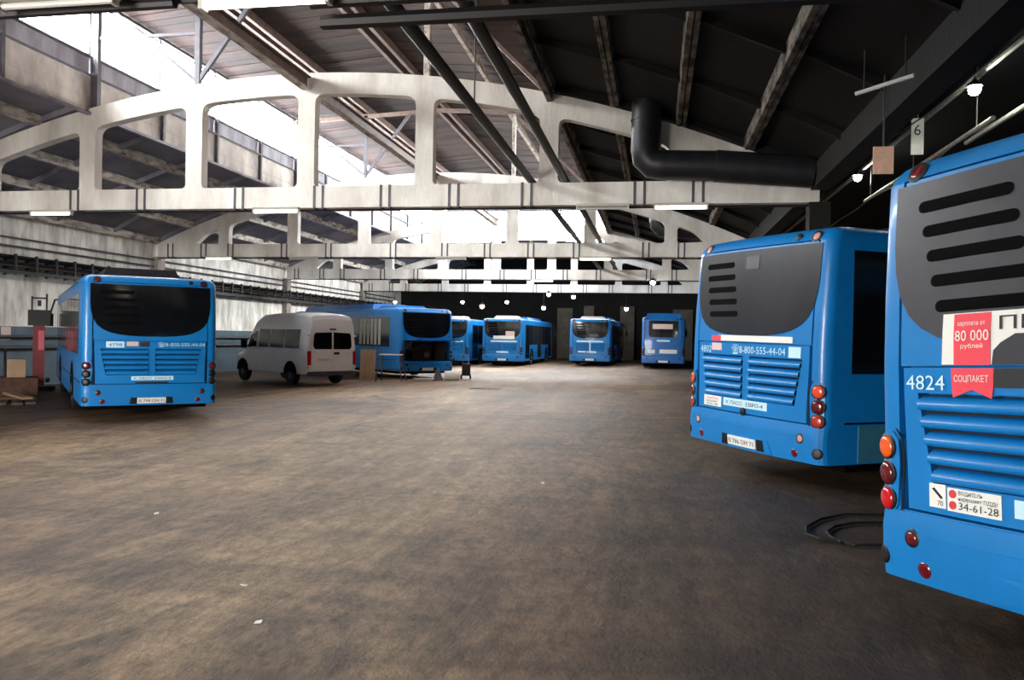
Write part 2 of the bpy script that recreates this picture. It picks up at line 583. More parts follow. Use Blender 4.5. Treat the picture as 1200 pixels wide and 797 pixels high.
# end of the lantern: glazed gable
win_g = link('window_3', None, kind='structure')
gp = MB().box(.03, 1.97, -.004, .004, 8.16, 10.3).mesh('pane', M_PANE)
gm = MB().box(-.03, .03, -.04, .04, 8.1, 10.7).mesh('window_mullion', M_GREYSTEEL)
for k in range(6):
    link('pane', gp, win_g, (LX + 2 * k, LY1 + .1, 0))
for k in range(7):
    link('window_mullion', gm, win_g, (LX + 2 * k, LY1 + .1, 0))
part('sill', MB().box(LX, RX, LY1 + .04, LY1 + .16, 8.08, 8.15), M_GREYSTEEL, win_g)
part('head_rail', MB().box(LX, RX, LY1 + .04, LY1 + .16, 10.3, 10.38), M_GREYSTEEL, win_g)
g = MB()
g.prism([(LX + 1.0 * k, arch(-6 + k)) for k in range(13)] + [(RX, 8.1), (LX, 8.1)], LY1 + .06, LY1 + .14)
struct('wall_lantern_end', g, M_CONC)
g = MB().prism([(LX - .3, 10.38), (RX + .3, 10.38), (XC, 10.88)], LY1 + .06, LY1 + .14)
struct('wall_lantern_gable', g, M_SHEET)
# lantern roof: boards laid across on both slopes, a tarred deck above them
lr = link('ceiling', None, kind='structure')
NP = 150
PW = LEN / NP
for sgn in (-1, 1):
    x0, x1 = XC, XC + sgn * 6.35
    z0, z1 = 10.90, 10.38
    ms = []
    for m_ in (M_PLANK, M_PLANK2):
        mb = MB()
        mb.add([(0, .006, 0), (0, PW - .012, 0), (sgn * 6.35, PW - .012, z1 - z0), (sgn * 6.35, .006, z1 - z0),
                (0, .006, .035), (0, PW - .012, .035), (sgn * 6.35, PW - .012, z1 - z0 + .035), (sgn * 6.35, .006, z1 - z0 + .035)],
               [(0, 1, 2, 3), (7, 6, 5, 4), (0, 4, 5, 1), (1, 5, 6, 2), (2, 6, 7, 3), (3, 7, 4, 0)])
        ms.append(mb.mesh('plank', m_))
    for k in range(NP):
        link('plank', ms[random.random() < .45], lr, (XC, LY0 + k * PW, z0 + random.uniform(-.012, .012)))
    d = MB()
    d.add([(x0, LY0, z0 + .06), (x0, LY1 + .2, z0 + .06), (x1 + sgn * .2, LY1 + .2, z1 + .05), (x1 + sgn * .2, LY0, z1 + .05),
           (x0, LY0, z0 + .16), (x0, LY1 + .2, z0 + .16), (x1 + sgn * .2, LY1 + .2, z1 + .15), (x1 + sgn * .2, LY0, z1 + .15)],
          [(0, 1, 2, 3), (7, 6, 5, 4), (0, 4, 5, 1), (1, 5, 6, 2), (2, 6, 7, 3), (3, 7, 4, 0)])
    part('roof_deck', d, M_CONCD, lr)
portal((LX - .25, (LY0 + 15 + LY1) / 2, 9.5), (0, -pi / 2, 0), 1.7, LEN - 15)
portal(((GX0 + GX1) / 2, Y0 - .4, GZ / 2), (pi / 2, 0, 0), GX1 - GX0, GZ + .4)
portal((XC, LY1 + .3, 9.3), (-pi / 2, 0, 0), 12, 2.4)
portal((RX + .25, T_Y[2] + 12, 9.5), (0, pi / 2, 0), 1.7, 24)

# purlins under the lantern boards
for x, z, wd, m_, lab in ((XC - 3, 10.56, .16, M_BROWNSTEEL, 'brown double purlin under the lantern boards, on the glazed side'),
                          (XC, 10.74, .18, M_BROWNSTEEL, 'brown double purlin along the ridge of the lantern'),
                          (XC + 3, 10.52, .3, M_RIB, 'flaking white purlin under the lantern boards, on the boarded side')):
    for sx in (-1, 1):
        part('purlin', MB().box(sx * wd - .06, sx * wd + .06, 0, LEN, -.14, .1), m_, lr, loc=(x, LY0, z))
# monorail beams between the trusses
labs = ['steel monorail beam over the aisle, ending at the nearest whole arch', 'steel monorail beam behind the nearest whole arch', 'steel monorail beam ending at the glazed gable']
for k in range(3):
    t = thing('monorail_beam', labs[k], 'beam', (XC, T_Y[k] + .16, 7.62))
    L_ = 11.68
    part('lower_flange', MB().box(-.11, .11, 0, L_, 0, .03), M_RIB, t)  # paler material paints in the light on the lower flange
    part('web', MB().box(-.015, .015, 0, L_, .03, .29), M_BROWNSTEEL, t)
    part('upper_flange', MB().box(-.11, .11, 0, L_, .29, .32), M_BROWNSTEEL, t)


# ---- trusses: one flat concrete frame with rounded openings
def round_poly(pts, rad, n=4):
    out = []
    N = len(pts)
    for i in range(N):
        p0, p1, p2 = Vector(pts[i - 1]), Vector(pts[i]), Vector(pts[(i + 1) % N])
        r = rad[i]
        if r <= 0:
            out.append(tuple(p1))
            continue
        a, b = (p0 - p1).normalized(), (p2 - p1).normalized()
        r = min(r, (p0 - p1).length * .45, (p2 - p1).length * .45)
        q0, q2 = p1 + a * r, p1 + b * r
        for k in range(n + 1):
            u = k / n
            out.append(tuple(q0 * (1 - u) ** 2 + p1 * 2 * u * (1 - u) + q2 * u * u))
    return out


def truss_mesh(th=.28):
    outer = [(-12, ZB), (12, ZB)] + [(x / 2, arch(x / 2)) for x in range(24, -25, -1)]
    holes = []
    band = .52
    for i in range(-3, 3):
        a, b = 3 * i + .22, 3 * (i + 1) - .22
        top = [(a + (b - a) * k / 5, arch(a + (b - a) * k / 5) - band) for k in range(5, -1, -1)]
        pts = [(a, ZT), (b, ZT)] + top
        holes.append(round_poly(pts, [.12, .12, .26, 0, 0, 0, 0, .26]))
    for s in (-1, 1):
        pts = [(s * 9.24, ZT), (s * 10.25, ZT + .03), (s * 9.8, arch(9.8) - band), (s * 9.24, arch(9.24) - band)]
        holes.append(round_poly(pts, [.1, .12, .1, .15]))
    b = bmesh.new()
    for loop in [outer] + holes:
        vs = [b.verts.new((x, 0, z)) for x, z in loop]
        for i in range(len(vs)):
            b.edges.new((vs[i], vs[(i + 1) % len(vs)]))
    bmesh.ops.triangle_fill(b, edges=b.edges[:], use_beauty=True)
    geo = bmesh.ops.extrude_face_region(b, geom=b.faces[:])
    for v in [e for e in geo['geom'] if isinstance(e, bmesh.types.BMVert)]:
        v.co.y += th
    bmesh.ops.translate(b, verts=b.verts[:], vec=(0, -th / 2, 0))
    bmesh.ops.recalc_face_normals(b, faces=b.faces)
    me = bpy.data.meshes.new('frame')
    b.to_mesh(me)
    b.free()
    me.materials.append(M_CONC)
    return me


TM = truss_mesh()
strap_m = MB().box(-.03, .03, -.152, .152, ZB - .03, ZT + .02).mesh('strap', M_GREYSTEEL)
tl = ['concrete roof truss close overhead, only its lower chord in view',
      'whitewashed arched concrete truss, the nearest one seen whole',
      'arched concrete truss second from the front, below the bright gable window',
      'concrete roof truss third from the front, under the glazed lantern end',
      'farthest concrete roof truss, before the dark end of the hall']
for k, y in enumerate(T_Y):
    t = thing('roof_truss', tl[k], 'truss', (XC, y, 0), 0, 'arched concrete roof trusses')
    link('frame', TM, t)
    for x in (-11.4, -9.9, -8.7, -6.35, -4.45, -1.75, 0.35, 2.05, 3.75, 5.5, 8.1, 9.4):
        for dx in (-.11, .11):
            link('strap', strap_m, t, (x + dx, 0, 0))
    part('conduit', MB().tube([(-11.9, -.02, ZB - .05), (11.9, -.02, ZB - .05)], .028, 6), M_DKSTEEL, t)
# columns
cl = ['dark concrete column under the right end of the truss above the nearest bus', 'dark concrete column behind the second bus from the right',
      'dark concrete column under the right end of the second whole truss', 'dark concrete column beside the far right bus', 'dark concrete column at the dark end of the hall']
for k, y in enumerate(T_Y):
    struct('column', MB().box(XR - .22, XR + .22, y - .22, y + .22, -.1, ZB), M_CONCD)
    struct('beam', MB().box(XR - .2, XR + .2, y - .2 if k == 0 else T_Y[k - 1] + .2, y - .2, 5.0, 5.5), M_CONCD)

# steel frames of the lantern above each truss
fl_lab = ['steel lantern frame above the truss close overhead', 'steel lantern frame standing on the nearest whole arch', 'steel lantern frame standing on the second arch']
for k in range(3):
    t = thing('lantern_frame', fl_lab[k], 'frame', (XC, T_Y[k], 0))
    for x, m_ in ((-5.86, M_GREYSTEEL), (-3, M_GREYSTEEL), (3, M_RIB), (5.8, M_BROWNSTEEL)):
        part('post', MB().box(x - .07, x + .07, -.07, .07, arch(x) - .02, 10.22 + (6 - abs(x)) * .05), m_, t)
    part('brace', MB().bar((-3, 0, arch(3) + .1), (-1.2, 0, 10.4), .1, .1), M_GREYSTEEL, t)
    part('brace', MB().bar((-5.8, 0, 10.2), (-3, 0, arch(3) + .1), .09, .09), M_GREYSTEEL, t)
    part('brace', MB().bar((3, 0, 10.3), (5.8, 0, arch(5.8) + .1), .09, .09), M_BROWNSTEEL, t)
    part('tie', MB().bar((-5.86, 0, 9.2), (-3.0, 0, 9.2), .07, .07), M_GREYSTEEL, t)
    part('top_chord', MB().bar((-6, 0, 10.2), (0, 0, 10.5), .14, .14).bar((0, 0, 10.5), (6, 0, 10.2), .14, .14), M_BROWNSTEEL, t)

# pipes lying on the truss chords
for x, lab in ((-2.95, 'long black pipe over the truss chords, the left one of the pair'), (-2.14, 'long black pipe over the truss chords, the right one of the pair')):
    t = link('overhead_pipe', MB().tube([(x, Y0, ZT + .085), (x, 12, ZT + .085), (x, 30, ZT + .085), (x, 50, ZT + .085)], .085, 10).mesh('overhead_pipe', M_BLACK, True), label=lab, cat='pipe')
link('cross_pipe', MB().tube([(-2.85, 6.52, 4.33), (3.2, 6.52, 4.33)], .065, 8).mesh('cross_pipe', M_BLACK, True), label='thin black pipe crossing under the truss close overhead', cat='pipe')
link('cross_pipe', MB().tube([(-8.6, 6.7, 4.63), (-4.35, 6.7, 4.65)], .05, 8).mesh('cross_pipe', M_DKSTEEL, True), label='grey pipe under the overhead truss, above the left batten', cat='pipe')
link('cross_pipe', MB().tube([(-3.0, 6.62, 4.55), (3.25, 6.62, 4.55)], .06, 8).mesh('cross_pipe', M_BLACK, True), label='upper black pipe under the overhead truss, right of the lit batten', cat='pipe')
link('vertical_conduit', MB().tube([(-4.28, 18.5, 10.52), (-4.28, 18.5, 6.75)], .02, 6).mesh('vertical_conduit', M_DKSTEEL, True), label='thin vertical rod hanging before the nearest whole arch', cat='rod')


# ventilation ducts
def duct(name, x, y, ztop, zh, r, xe, lab):
    t = thing(name, lab, 'duct', (x, y, 0))
    v = MB().lathe([(r, zh + .2), (r, zh + .9), (r + .02, zh + .9), (r + .02, zh + .94), (r, zh + .94), (r, ztop)], 18)
    part('vertical_run', v, M_DUCT, t, 30)
    e = MB().tube([(0, 0, zh + .25), (.02, 0, zh + .08), (.14, 0, zh - .04), (.4, 0, zh - .08)], r, 18)
    part('elbow', e, M_DUCT, t, 30)
    L_ = xe - x
    h = MB().tube([(.35, 0, zh - .08), (1.5, 0, zh - .12), (1.51, 0, zh - .12), (L_, 0, zh - .3)], [r, r, r + .02, r], 18)
    part('horizontal_run', h, M_DUCT, t, 30)


duct('ventilation_duct', -.29, 18.25, 6.95, 5.62, .33, 3.26, 'large dark duct with an elbow before the nearest whole arch')
duct('ventilation_duct', .02, 31.4, 6.75, 5.95, .34, 3.4, 'round dark duct seen through the second arch, near its right end')

# fluorescent battens under the trusses
tube_m = MB().tube([(-.56, 0, -.04), (.56, 0, -.04)], .035, 8).mesh('tube', M_TUBE, True)
tubeoff_m = MB().tube([(-.56, 0, -.04), (.56, 0, -.04)], .03, 8).mesh('tube', M_TUBEOFF, True)
body_m = MB().prism([(-.09, .06), (.09, .06), (.06, 0), (-.06, 0)], -.6, .6)
body_m.v = [(y, x, z) for x, y, z in body_m.v]
body_m = body_m.mesh('batten', M_PLASTW)
cap_m = MB().box(-.02, .02, -.05, .05, -.08, .0).mesh('end_cap', M_PLASTW)
for x, y, z, on, lab in ((-3.37, 6.5, 4.56, 1, 'lit fluorescent batten at the top edge, under the overhead truss'),
                         (-5.4, 6.5, 4.66, 0, 'unlit batten at the top left, under the overhead truss'),
                         (-15.5, 18.6, 4.69, 1, 'lit batten under the nearest whole truss, at its left'),
                         (-9.25, 18.6, 4.69, 1, 'lit batten under the nearest whole truss, at its middle'),
                         (-1.25, 18.6, 4.69, 0, 'unlit batten under the nearest whole truss, right of its middle'),
                         (.5, 18.6, 4.69, 1, 'lit batten under the nearest whole truss, by the dark duct'),
                         (-17.7, 30.6, 4.69, 1, 'lit batten under the second whole truss, above the left bus'),
                         (-14.0, 30.6, 4.69, 0, 'unlit batten under the second whole truss, above the white van'),
                         (-7.9, 30.6, 4.69, 0, 'unlit batten under the second whole truss, at its middle'),
                         (-2.3, 30.6, 4.69, 1, 'lit batten under the second whole truss, at its right'),
                         (-6.0, 42.6, 4.69, 1, 'lit batten under the third truss')):
    t = thing('fluorescent_batten', lab, 'lamp', (x, y, z), 0, 'fluorescent battens under the trusses')
    link('batten', body_m, t)
    link('tube', tube_m if on else tubeoff_m, t)
    link('end_cap', cap_m, t, (-.58, 0, 0))
    link('end_cap', cap_m, t, (.58, 0, 0))

# lamps hanging in the depth of the hall
bulb_m = MB().ball((0, 0, 0), .11, 10, 6)


def pendant(x, y, z, top, m_, lab, r=.11):
    t = thing('pendant_lamp', lab, 'lamp', (x, y, z), 0, 'lamps hanging in the depth of the hall')
    part('bulb', MB().ball((0, 0, 0), r, 10, 6), m_, t, True)
    part('shade', MB().lathe([(r * 1.3, r * .5), (r * 1.2, r * .9), (r * .4, r * 1.5), (r * .3, r * 1.7)], 12), M_DKSTEEL, t, True)
    part('rod', MB().tube([(0, 0, r * 1.6), (0, 0, top - z)], .012, 5), M_DKSTEEL, t)


def px(x, y, Y):
    """the place on the plane at depth Y that stands at this point of the view"""
    q = _f + _r * ((x - 600) / F_PX) + _u * ((398.5 - y) / F_PX)
    q = q * (Y / q.y)
    return q.x, Y, EYE + q.z


for x, y, Y, m_, top, lab, r in ((542, 354, 54.68, M_LAMPC, 4.76, 'cool white lamp above the far left bus, left of the warm lamp', .14),
                                 (565, 359, 54.68, M_LAMPW, 4.76, 'warm yellow lamp in the dark end of the hall', .2),
                                 (594, 354, 54.68, M_LAMPC, 4.76, 'cool white lamp right of the warm yellow lamp', .14),
                                 (637, 361, 54.68, M_LAMPC, 4.76, 'cool white lamp low above the gap between the far buses', .16),
                                 (643, 345, 54.5, M_LAMPC, 4.9, 'bright lamp just under the farthest truss, left of its middle', .17),
                                 (734, 362, 54.68, M_LAMPC, 4.76, 'cool white lamp above the pale far column', .17),
                                 (765, 331, 42.5, M_LAMPC, 4.75, 'bright lamp at the right end of the third truss', .16),
                                 (672, 348, 54.68, M_LAMPC, 4.76, 'bright lamp on the farthest truss, right of its middle', .17),
                                 (463, 354, 54.68, M_LAMPC, 4.76, 'white lamp above the bus with the open engine bay', .13)):
    X, Y, Z = px(x, y, Y)
    pendant(X, Y, Z, max(top, Z + .4), m_, lab, r * .8)


# ---------------------------------------------------------------- the buses
class BusShape:
    def __init__(s, W=2.48, H=2.86, L=11.5, zb=.31, rc=.13, open_bay=False):
        s.W, s.H, s.L, s.zb, s.rc, s.open = W / 2, H, L, zb, rc, open_bay

    def hw(s, z):
        return s.W - .012 * max(0, (z - 1.3) / 1.5) ** 2

    def ry(s, x, z):
        hw = s.hw(z)
        lim = hw - s.rc
        ax = min(abs(x), hw - .0005)
        y = .055 * (min(ax, lim) / lim) ** 2
        y += .085 * max(0, (z - 1.6) / 1.26) ** 1.4 + .4 * max(0, z - 2.7)
        if z < .6:
            y -= .022 * (1 if z > .42 else max(.3, (z - .3) / .12))
        elif z < .72:
            y -= .022 * (.72 - z) / .12
        if ax > lim:
            y += s.rc - sqrt(max(0, s.rc ** 2 - (ax - lim) ** 2))
        return y

    def outline(s, z, inset=0.):
        hw = s.hw(z)
        lim = hw - s.rc
        cols = [-1.06, -1.05, -.7, -.35, 0, .35, .7, 1.05, 1.06]
        k = lim / 1.07
        pts = []
        rec = .725 <= z <= 2.705
        for c in cols:
            x = c * min(1, k)
            y = s.ry(x, z)
            if rec and abs(c) <= 1.05:
                y += .8 if (s.open and z < 1.565) else .09
            pts.append((x, y))
        for a in range(0, 7):
            t = -pi / 2 + a * pi / 12
            pts.append((lim + s.rc * cos(t), s.ry(lim, z) + s.rc + s.rc * sin(t)))
        pts.append((hw, s.L * .5))
        for a in range(0, 7):
            t = a * pi / 12
            pts.append((lim + s.rc * cos(t), s.L - .06 - s.ry(lim, z) * .8 - s.rc + s.rc * sin(t)))
        for c in (.7, .35, 0, -.35, -.7):
            pts.append((c * k, s.L - .06 - s.ry(c, z) * .8))
        for a in range(0, 7):
            t = pi / 2 + a * pi / 12
            pts.append((-lim + s.rc * cos(t), s.L - .06 - s.ry(lim, z) * .8 - s.rc + s.rc * sin(t)))
        pts.append((-hw, s.L * .5))
        for a in range(0, 7):
            t = pi + a * pi / 12
            pts.append((-lim + s.rc * cos(t), s.ry(lim, z) + s.rc + s.rc * sin(t)))
        if inset:
            cy = s.L / 2
            pts = [(x * (1 - inset / s.W), y + (inset if y < cy else -inset)) for x, y in pts]
        return pts

    def shell(s):
        lv = [(.31, 0), (.42, 0), (.6, 0), (.72, 0), (.73, 0), (1.0, 0), (1.3, 0), (1.56, 0), (1.572, 0), (2.0, 0), (2.4, 0), (2.70, 0), (2.712, 0),
              (2.76, .005), (2.81, .03), (2.84, .065), (2.86, .14)]
        mb = MB()
        n = None
        k = s.H / 2.86
        for z, ins in lv:
            o = s.outline(z, ins)
            n = len(o)
            mb.v += [(x, y, z) for x, y in o]
        for i in range(len(lv) - 1):
            for j in range(n):
                j2 = (j + 1) % n
                mb.f.append((i * n + j, i * n + j2, (i + 1) * n + j2, (i + 1) * n + j))
        mb.f.append(tuple(range(n)))
        mb.f.append(tuple((len(lv) - 1) * n + j for j in range(n)))
        return mb

    def pt(s, x, z, off):
        return (x, s.ry(x, z) - off, z)

    def grid(s, rows, off, rim=.04, skip=None):
        """rows: [(z, [x...])] -> a sheet on the rear surface, its border turned inwards"""
        b = bmesh.new()
        vs = [[b.verts.new(s.pt(x, z, off)) for x in xs] for z, xs in rows]
        for i in range(len(rows) - 1):
            for j in range(len(vs[0]) - 1):
                if skip and skip(i, j):
                    continue
                try:
                    b.faces.new((vs[i][j], vs[i][j + 1], vs[i + 1][j + 1], vs[i + 1][j]))
                except ValueError:
                    pass
        if rim:
            ed = [e for e in b.edges if len(e.link_faces) == 1]
            g = bmesh.ops.extrude_edge_only(b, edges=ed)
            for v in [q for q in g['geom'] if isinstance(q, bmesh.types.BMVert)]:
                v.co.y += rim
        bmesh.ops.recalc_face_normals(b, faces=b.faces)
        mb = MB()
        b.verts.index_update()
        mb.v = [tuple(v.co) for v in b.verts]
        mb.f = [tuple(v.index for v in f.verts) for f in b.faces]
        b.free()
        return mb

    def decal(s, poly, off=.004, rim=.004):
        cx = sum(p[0] for p in poly) / len(poly)
        cz = sum(p[1] for p in poly) / len(poly)
        mb = MB()
        n = len(poly)
        mb.v = [s.pt(x, z, off) for x, z in poly] + [s.pt(cx, cz, off)] + [s.pt(x, z, off - rim) for x, z in poly]
        for i in range(n):
            j = (i + 1) % n
            mb.f.append((i, j, n))
            mb.f.append((i, n + 1 + i, n + 1 + j, j))
        return mb

    def rect(s, x0, x1, z0, z1, off=.004, n=4):
        xs = [x0 + (x1 - x0) * k / n for k in range(n + 1)]
        return s.grid([(z0, xs), (z1, xs)], off, off)

    def lens(s, x, z, r, dep=.03, n=16):
        e = .004
        p = Vector(s.pt(x, z, 0))
        tx = (Vector(s.pt(x + e, z, 0)) - Vector(s.pt(x - e, z, 0))).normalized()
        tz = (Vector(s.pt(x, z + e, 0)) - Vector(s.pt(x, z - e, 0))).normalized()
        nn = tx.cross(tz).normalized()
        if nn.y > 0:
            nn = -nn
        mb = MB()
        prof = [(1, -.6), (1, .35), (.88, .75), (.6, .95), (.25, 1.05)]
        for rr, h in prof:
            for k in range(n):
                a = 2 * pi * k / n
                mb.v.append(tuple(p + (tx * cos(a) + tz * sin(a)) * rr * r + nn * h * dep))
        for i in range(len(prof) - 1):
            for k in range(n):
                k2 = (k + 1) % n
                mb.f.append((i * n + k, i * n + k2, (i + 1) * n + k2, (i + 1) * n + k))
        mb.f.append(tuple((len(prof) - 1) * n + k for k in range(n)))
        return mb

    def text(s, st, x, z, size, off=.007, width=None, bold=0):
        vs, fs = text_mesh(st, size)
        if width:
            w0 = max(v[0] for v in vs)
            vs = [(v[0] * width / w0, v[1]) for v in vs]
        mb = MB()
        mb.v = [s.pt(x + a, z + b, off) for a, b in vs]
        mb.f = list(fs)
        return mb

    def side(s, sg, y0, y1, z0, z1, off=.006, rim=.02, n=3):
        mb = MB()
        zs = [z0 + (z1 - z0) * k / n for k in range(n + 1)]
        for z in zs:
            for y in (y0, y1):
                mb.v.append((sg * (s.hw(z) + off), y, z))
        for k in range(n):
            mb.f.append((2 * k, 2 * k + 1, 2 * k + 3, 2 * k + 2))
        m = len(mb.v)
        ringi = [0] + [2 * k + 1 for k in range(n + 1)] + [2 * k for k in range(n, 0, -1)]
        for i in ringi:
            x, y, z = mb.v[i]
            mb.v.append((x - sg * rim, y, z))
        for a in range(len(ringi)):
            b2 = (a + 1) % len(ringi)
            mb.f.append((ringi[a], ringi[b2], m + b2, m + a))
        return mb


def capsule(x0, x1, z, r, n=5):
    p = []
    for k in range(n + 1):
        a = -pi / 2 + pi * k / n
        p.append((x1 - r + r * cos(a), z + r * sin(a)))
    for k in range(n + 1):
        a = pi / 2 + pi * k / n
        p.append((x0 + r + r * cos(a), z + r * sin(a)))
    return p


WIN = [(2.675, 1.10), (2.3, 1.10), (2.14, 1.085), (2.0, 1.05), (1.88, .98), (1.80, .89), (1.74, .77), (1.70, .62), (1.672, .42), (1.662, .2)]
TRI = [-1, -.8, -.5, -.25, 0, .25, .5, .8, 1]


def bus(name, label, loc, rz, paint=M_BLUE, glass=M_GLASSD, detail=2, open_bay=False, small_window=False, roll=0., pods=(), W=2.48, number=None,
        left=True, right=True, teal=False, curtains=False, lens_set=None, deco=None, mirrors=True, dark_marks=True, sz=1., drop=0., plate_x=0., group='blue city buses'):
    S = BusShape(W=W, open_bay=open_bay)
    t = link(name, None, None, loc, (0, roll, rz), label, 'bus', group)
    t.rotation_mode = 'XYZ'
    t.matrix_world = Matrix.Translation(loc) @ Matrix.Rotation(rz, 4, 'Z') @ Matrix.Rotation(-roll, 4, 'Y') @ Matrix.Diagonal((1, 1, sz, 1))
    k1 = W / 2.48
    part('body', S.shell(), paint, t, 28)
    part('chassis', MB().box(-W / 2 + .12, W / 2 - .12, .5, S.L - .5, .2, .315), M_VOID, t)
    # rear panels
    xs = [a * 1.04 * k1 for a in TRI]
    part('rear_panel', S.grid([(z, xs) for z in (1.578, 1.75, 2.0, 2.25, 2.5, 2.698)], .0), paint, t, 28)
    if not small_window:
        win = S.grid([(z, [a * h * k1 for a in TRI]) for z, h in WIN], .008, .008)
    else:
        ww = [(2.66, .74), (2.6, .8), (2.2, .8), (1.9, .79), (1.8, .76), (1.74, .68)]
        win = S.grid([(z, [a * h for a in TRI]) for z, h in ww], .008, .008)
    wo = part('rear_window', win, glass, t, 28)
    if not small_window:
        for i in range(5):
            xx = -.93 + .035 * i
            part('vent_slot', S.decal(capsule(xx, xx + .6, 2.52 - .15 * i, .035), .011, .003), M_VOID, wo)
    for sx in (-1, 1):
        o = part('marker_lamp', S.lens(sx * .98 * k1, 2.755, .07, .006, 14), M_BLACK, t, True)
        part('lamp_glass', S.lens(sx * .98 * k1, 2.755, .046, .012, 12), M_DKRED if dark_marks else M_PALELENS, o, True)
    part('camera', S.lens(.72, 2.765, .045, .014, 10), M_BLACK, t, True)
    # engine hatch with two louvre banks
    if not open_bay:
        def row(z, f):
            o = 1.02 if z > 1.15 else 1.0
            e = .92 - .1 * f
            return (z, [a * k1 for a in (-o, -e, -.48, -.06, .06, .48, e, o)])
        rows = [row(.735, 1), row(.905, 1), row(1.42, 0), row(1.568, 0)]
        if small_window:
            part('engine_hatch', S.grid(rows, 0), paint, t, 28)
        else:
            part('engine_hatch', S.grid(rows, 0, .085, lambda i, j: i == 1 and j in (1, 2, 4, 5)), paint, t, 28)
            for sx in (-1, 1):
                part('louvre_gap_shade', MB().box(*sorted((sx * .07, sx * .9)), .075, .09, .91, 1.41), M_BLACK, t)  # black sheet paints the shade seen between the slats
                for i in range(5):
                    zt = 1.418 - i * .1025
                    f = i / 4.
                    e = (.92 - .09 * f - .012) * k1
                    x0, x1 = sorted((sx * .065 * k1, sx * e))
                    cx = [x0 + (x1 - x0) * q / 6 for q in range(7)]
                    mb = MB()
                    prof = [(zt - .012, -.06), (zt - .02, -.02), (zt - .036, .006), (zt - .056, .022), (zt - .076, .026), (zt - .092, .016), (zt - .099, -.006), (zt - .1, -.06)]
                    for z, of in prof:
                        mb.v += [S.pt(x, z, of) for x in cx]
                    for a in range(len(prof) - 1):
                        for b in range(6):
                            mb.f.append((a * 7 + b, a * 7 + b + 1, a * 7 + b + 8, a * 7 + b + 7))
                    part('louvre_slat', mb, paint, t, 60)
        hs = t
    else:
        part('engine_bay', MB().box(-1.02, 1.02, .82, .84, .74, 1.56), M_VOID, t)
        e = MB().box(-.55, .35, .3, .8, .76, 1.2).box(-.4, .2, .25, .7, 1.2, 1.38)
        part('engine_block', e, M_DKSTEEL, t)
        part('radiator', MB().box(.45, .95, .15, .3, .78, 1.45), M_BLACK, t)
        part('hose', MB().tube([(-.9, .3, .9), (-.7, .12, 1.2), (-.2, .15, 1.44), (.4, .2, 1.3)], .04, 8), M_RUBBER, t, True)
        part('coolant_tank', MB().box(-.95, -.62, .2, .5, 1.2, 1.45), M_GREYSTEEL, t)
        part('pulley', MB().lathe([(.13, 0), (.13, .05), (.1, .05), (.1, .08)], 14, 'y', (.05, .16, .98)), M_STEEL, t, True)
        h = part('engine_hatch', MB().box(-1.02, 1.02, -.86, .0, 1.56, 1.62), M_BLUE2, t, label='engine hatch lifted open')
        part('gas_strut', MB().tube([(-.98, .05, 1.2), (-.98, -.5, 1.57)], .014, 6).tube([(.98, .05, 1.2), (.98, -.5, 1.57)], .014, 6), M_STEEL, h)
        for i in range(4):
            part('hatch_slat', MB().box(-.8, .8, -.78 + .18 * i, -.7 + .18 * i, 1.545, 1.56), M_DKSTEEL, h)
    # bumper wrapping the corners
    hx = S.hw(.5)
    bx = [-hx + .003, -hx + .02, -hx + .06, -hx + .11, -hx + .17, -.75, -.4, 0, .4, .75, hx - .17, hx - .11, hx - .06, hx - .02, hx - .003]
    bo = part('bumper', S.grid([(.312, bx), (.36, bx), (.46, bx), (.575, bx), (.60, bx), (.66, bx), (.712, bx)], .012, .03), paint, t, 20)
    part('crease', S.grid([(.578, [-.8, -.4, 0, .4, .8]), (.592, [-.86, -.4, 0, .4, .86])], .02, .012), paint, bo)
    part('tow_step', S.decal([(-.52, .315), (.52, .315), (.45, .475), (-.45, .475)], .018, .01), paint, bo)
    for sx in (-1, 1):
        if plate_x:
            part('tow_cover', S.lens(sx * .43, .40, .055, .012, 14), paint, bo, True)
        else:
            part('plate_recess', S.decal([(sx * .27, .335), (sx * .4, .335), (sx * .38, .465), (sx * .27, .465)], .021, .004), M_BLACK, bo)
        r1 = part('upper_reflector', S.lens(sx * .95 * k1, .565, .06, .016, 14), M_BLACK, bo, True)
        if detail > 1:
            part('lower_reflector', S.lens(sx * .87 * k1, .395, .05, .016, 12), M_DKRED, bo, True)
            part('fog_hole', S.lens(sx * 1.175 * k1, .43, .06, .014, 12), M_BLACK, bo, True)
    L_ = lens_set or (M_ORANGE, M_DKRED, M_RED)
    for sx in (-1, 1):
        part('reflector_glass', S.lens(sx * .95 * k1, .565, .042, .022, 12), M_DKRED if lens_set is None or dark_marks else M_PALELENS, bo, True)
    # tail lamps in a pod on each corner
    for sx in (-1, 1):
        podp = [(1.05, 1.0), (1.06, 1.13), (1.10, 1.185), (1.16, 1.19), (1.212, 1.15), (1.218, .95), (1.21, .74), (1.17, .70), (1.10, .70), (1.07, .74)]
        pd = part('lamp_pod', S.decal([(sx * a * k1, z) for a, z in podp], .012, .02), paint, t, 40)
        if detail > 1:
            part('pod_edge', S.grid([(z, [sx * k1 * (x - .012), sx * k1 * x]) for z, x in ((.68, 1.06), (.74, 1.047), (.9, 1.035), (1.05, 1.033), (1.14, 1.045), (1.2, 1.09))], .006, .006), M_BLACK, t)
        for (z, m_) in ((1.085, L_[0]), (.925, L_[1]), (.77, L_[2])):
            part('lamp_ring', S.lens(sx * 1.155 * k1, z, .083, .016, 14), M_BLACK, pd, True)
            part('lamp_lens', S.lens(sx * 1.155 * k1, z, .07, .03, 14), m_, pd, True)
    # licence plate
    pl = part('licence_plate', S.rect(plate_x - .26, plate_x + .26, .345, .457, .028), M_WHITE, t)
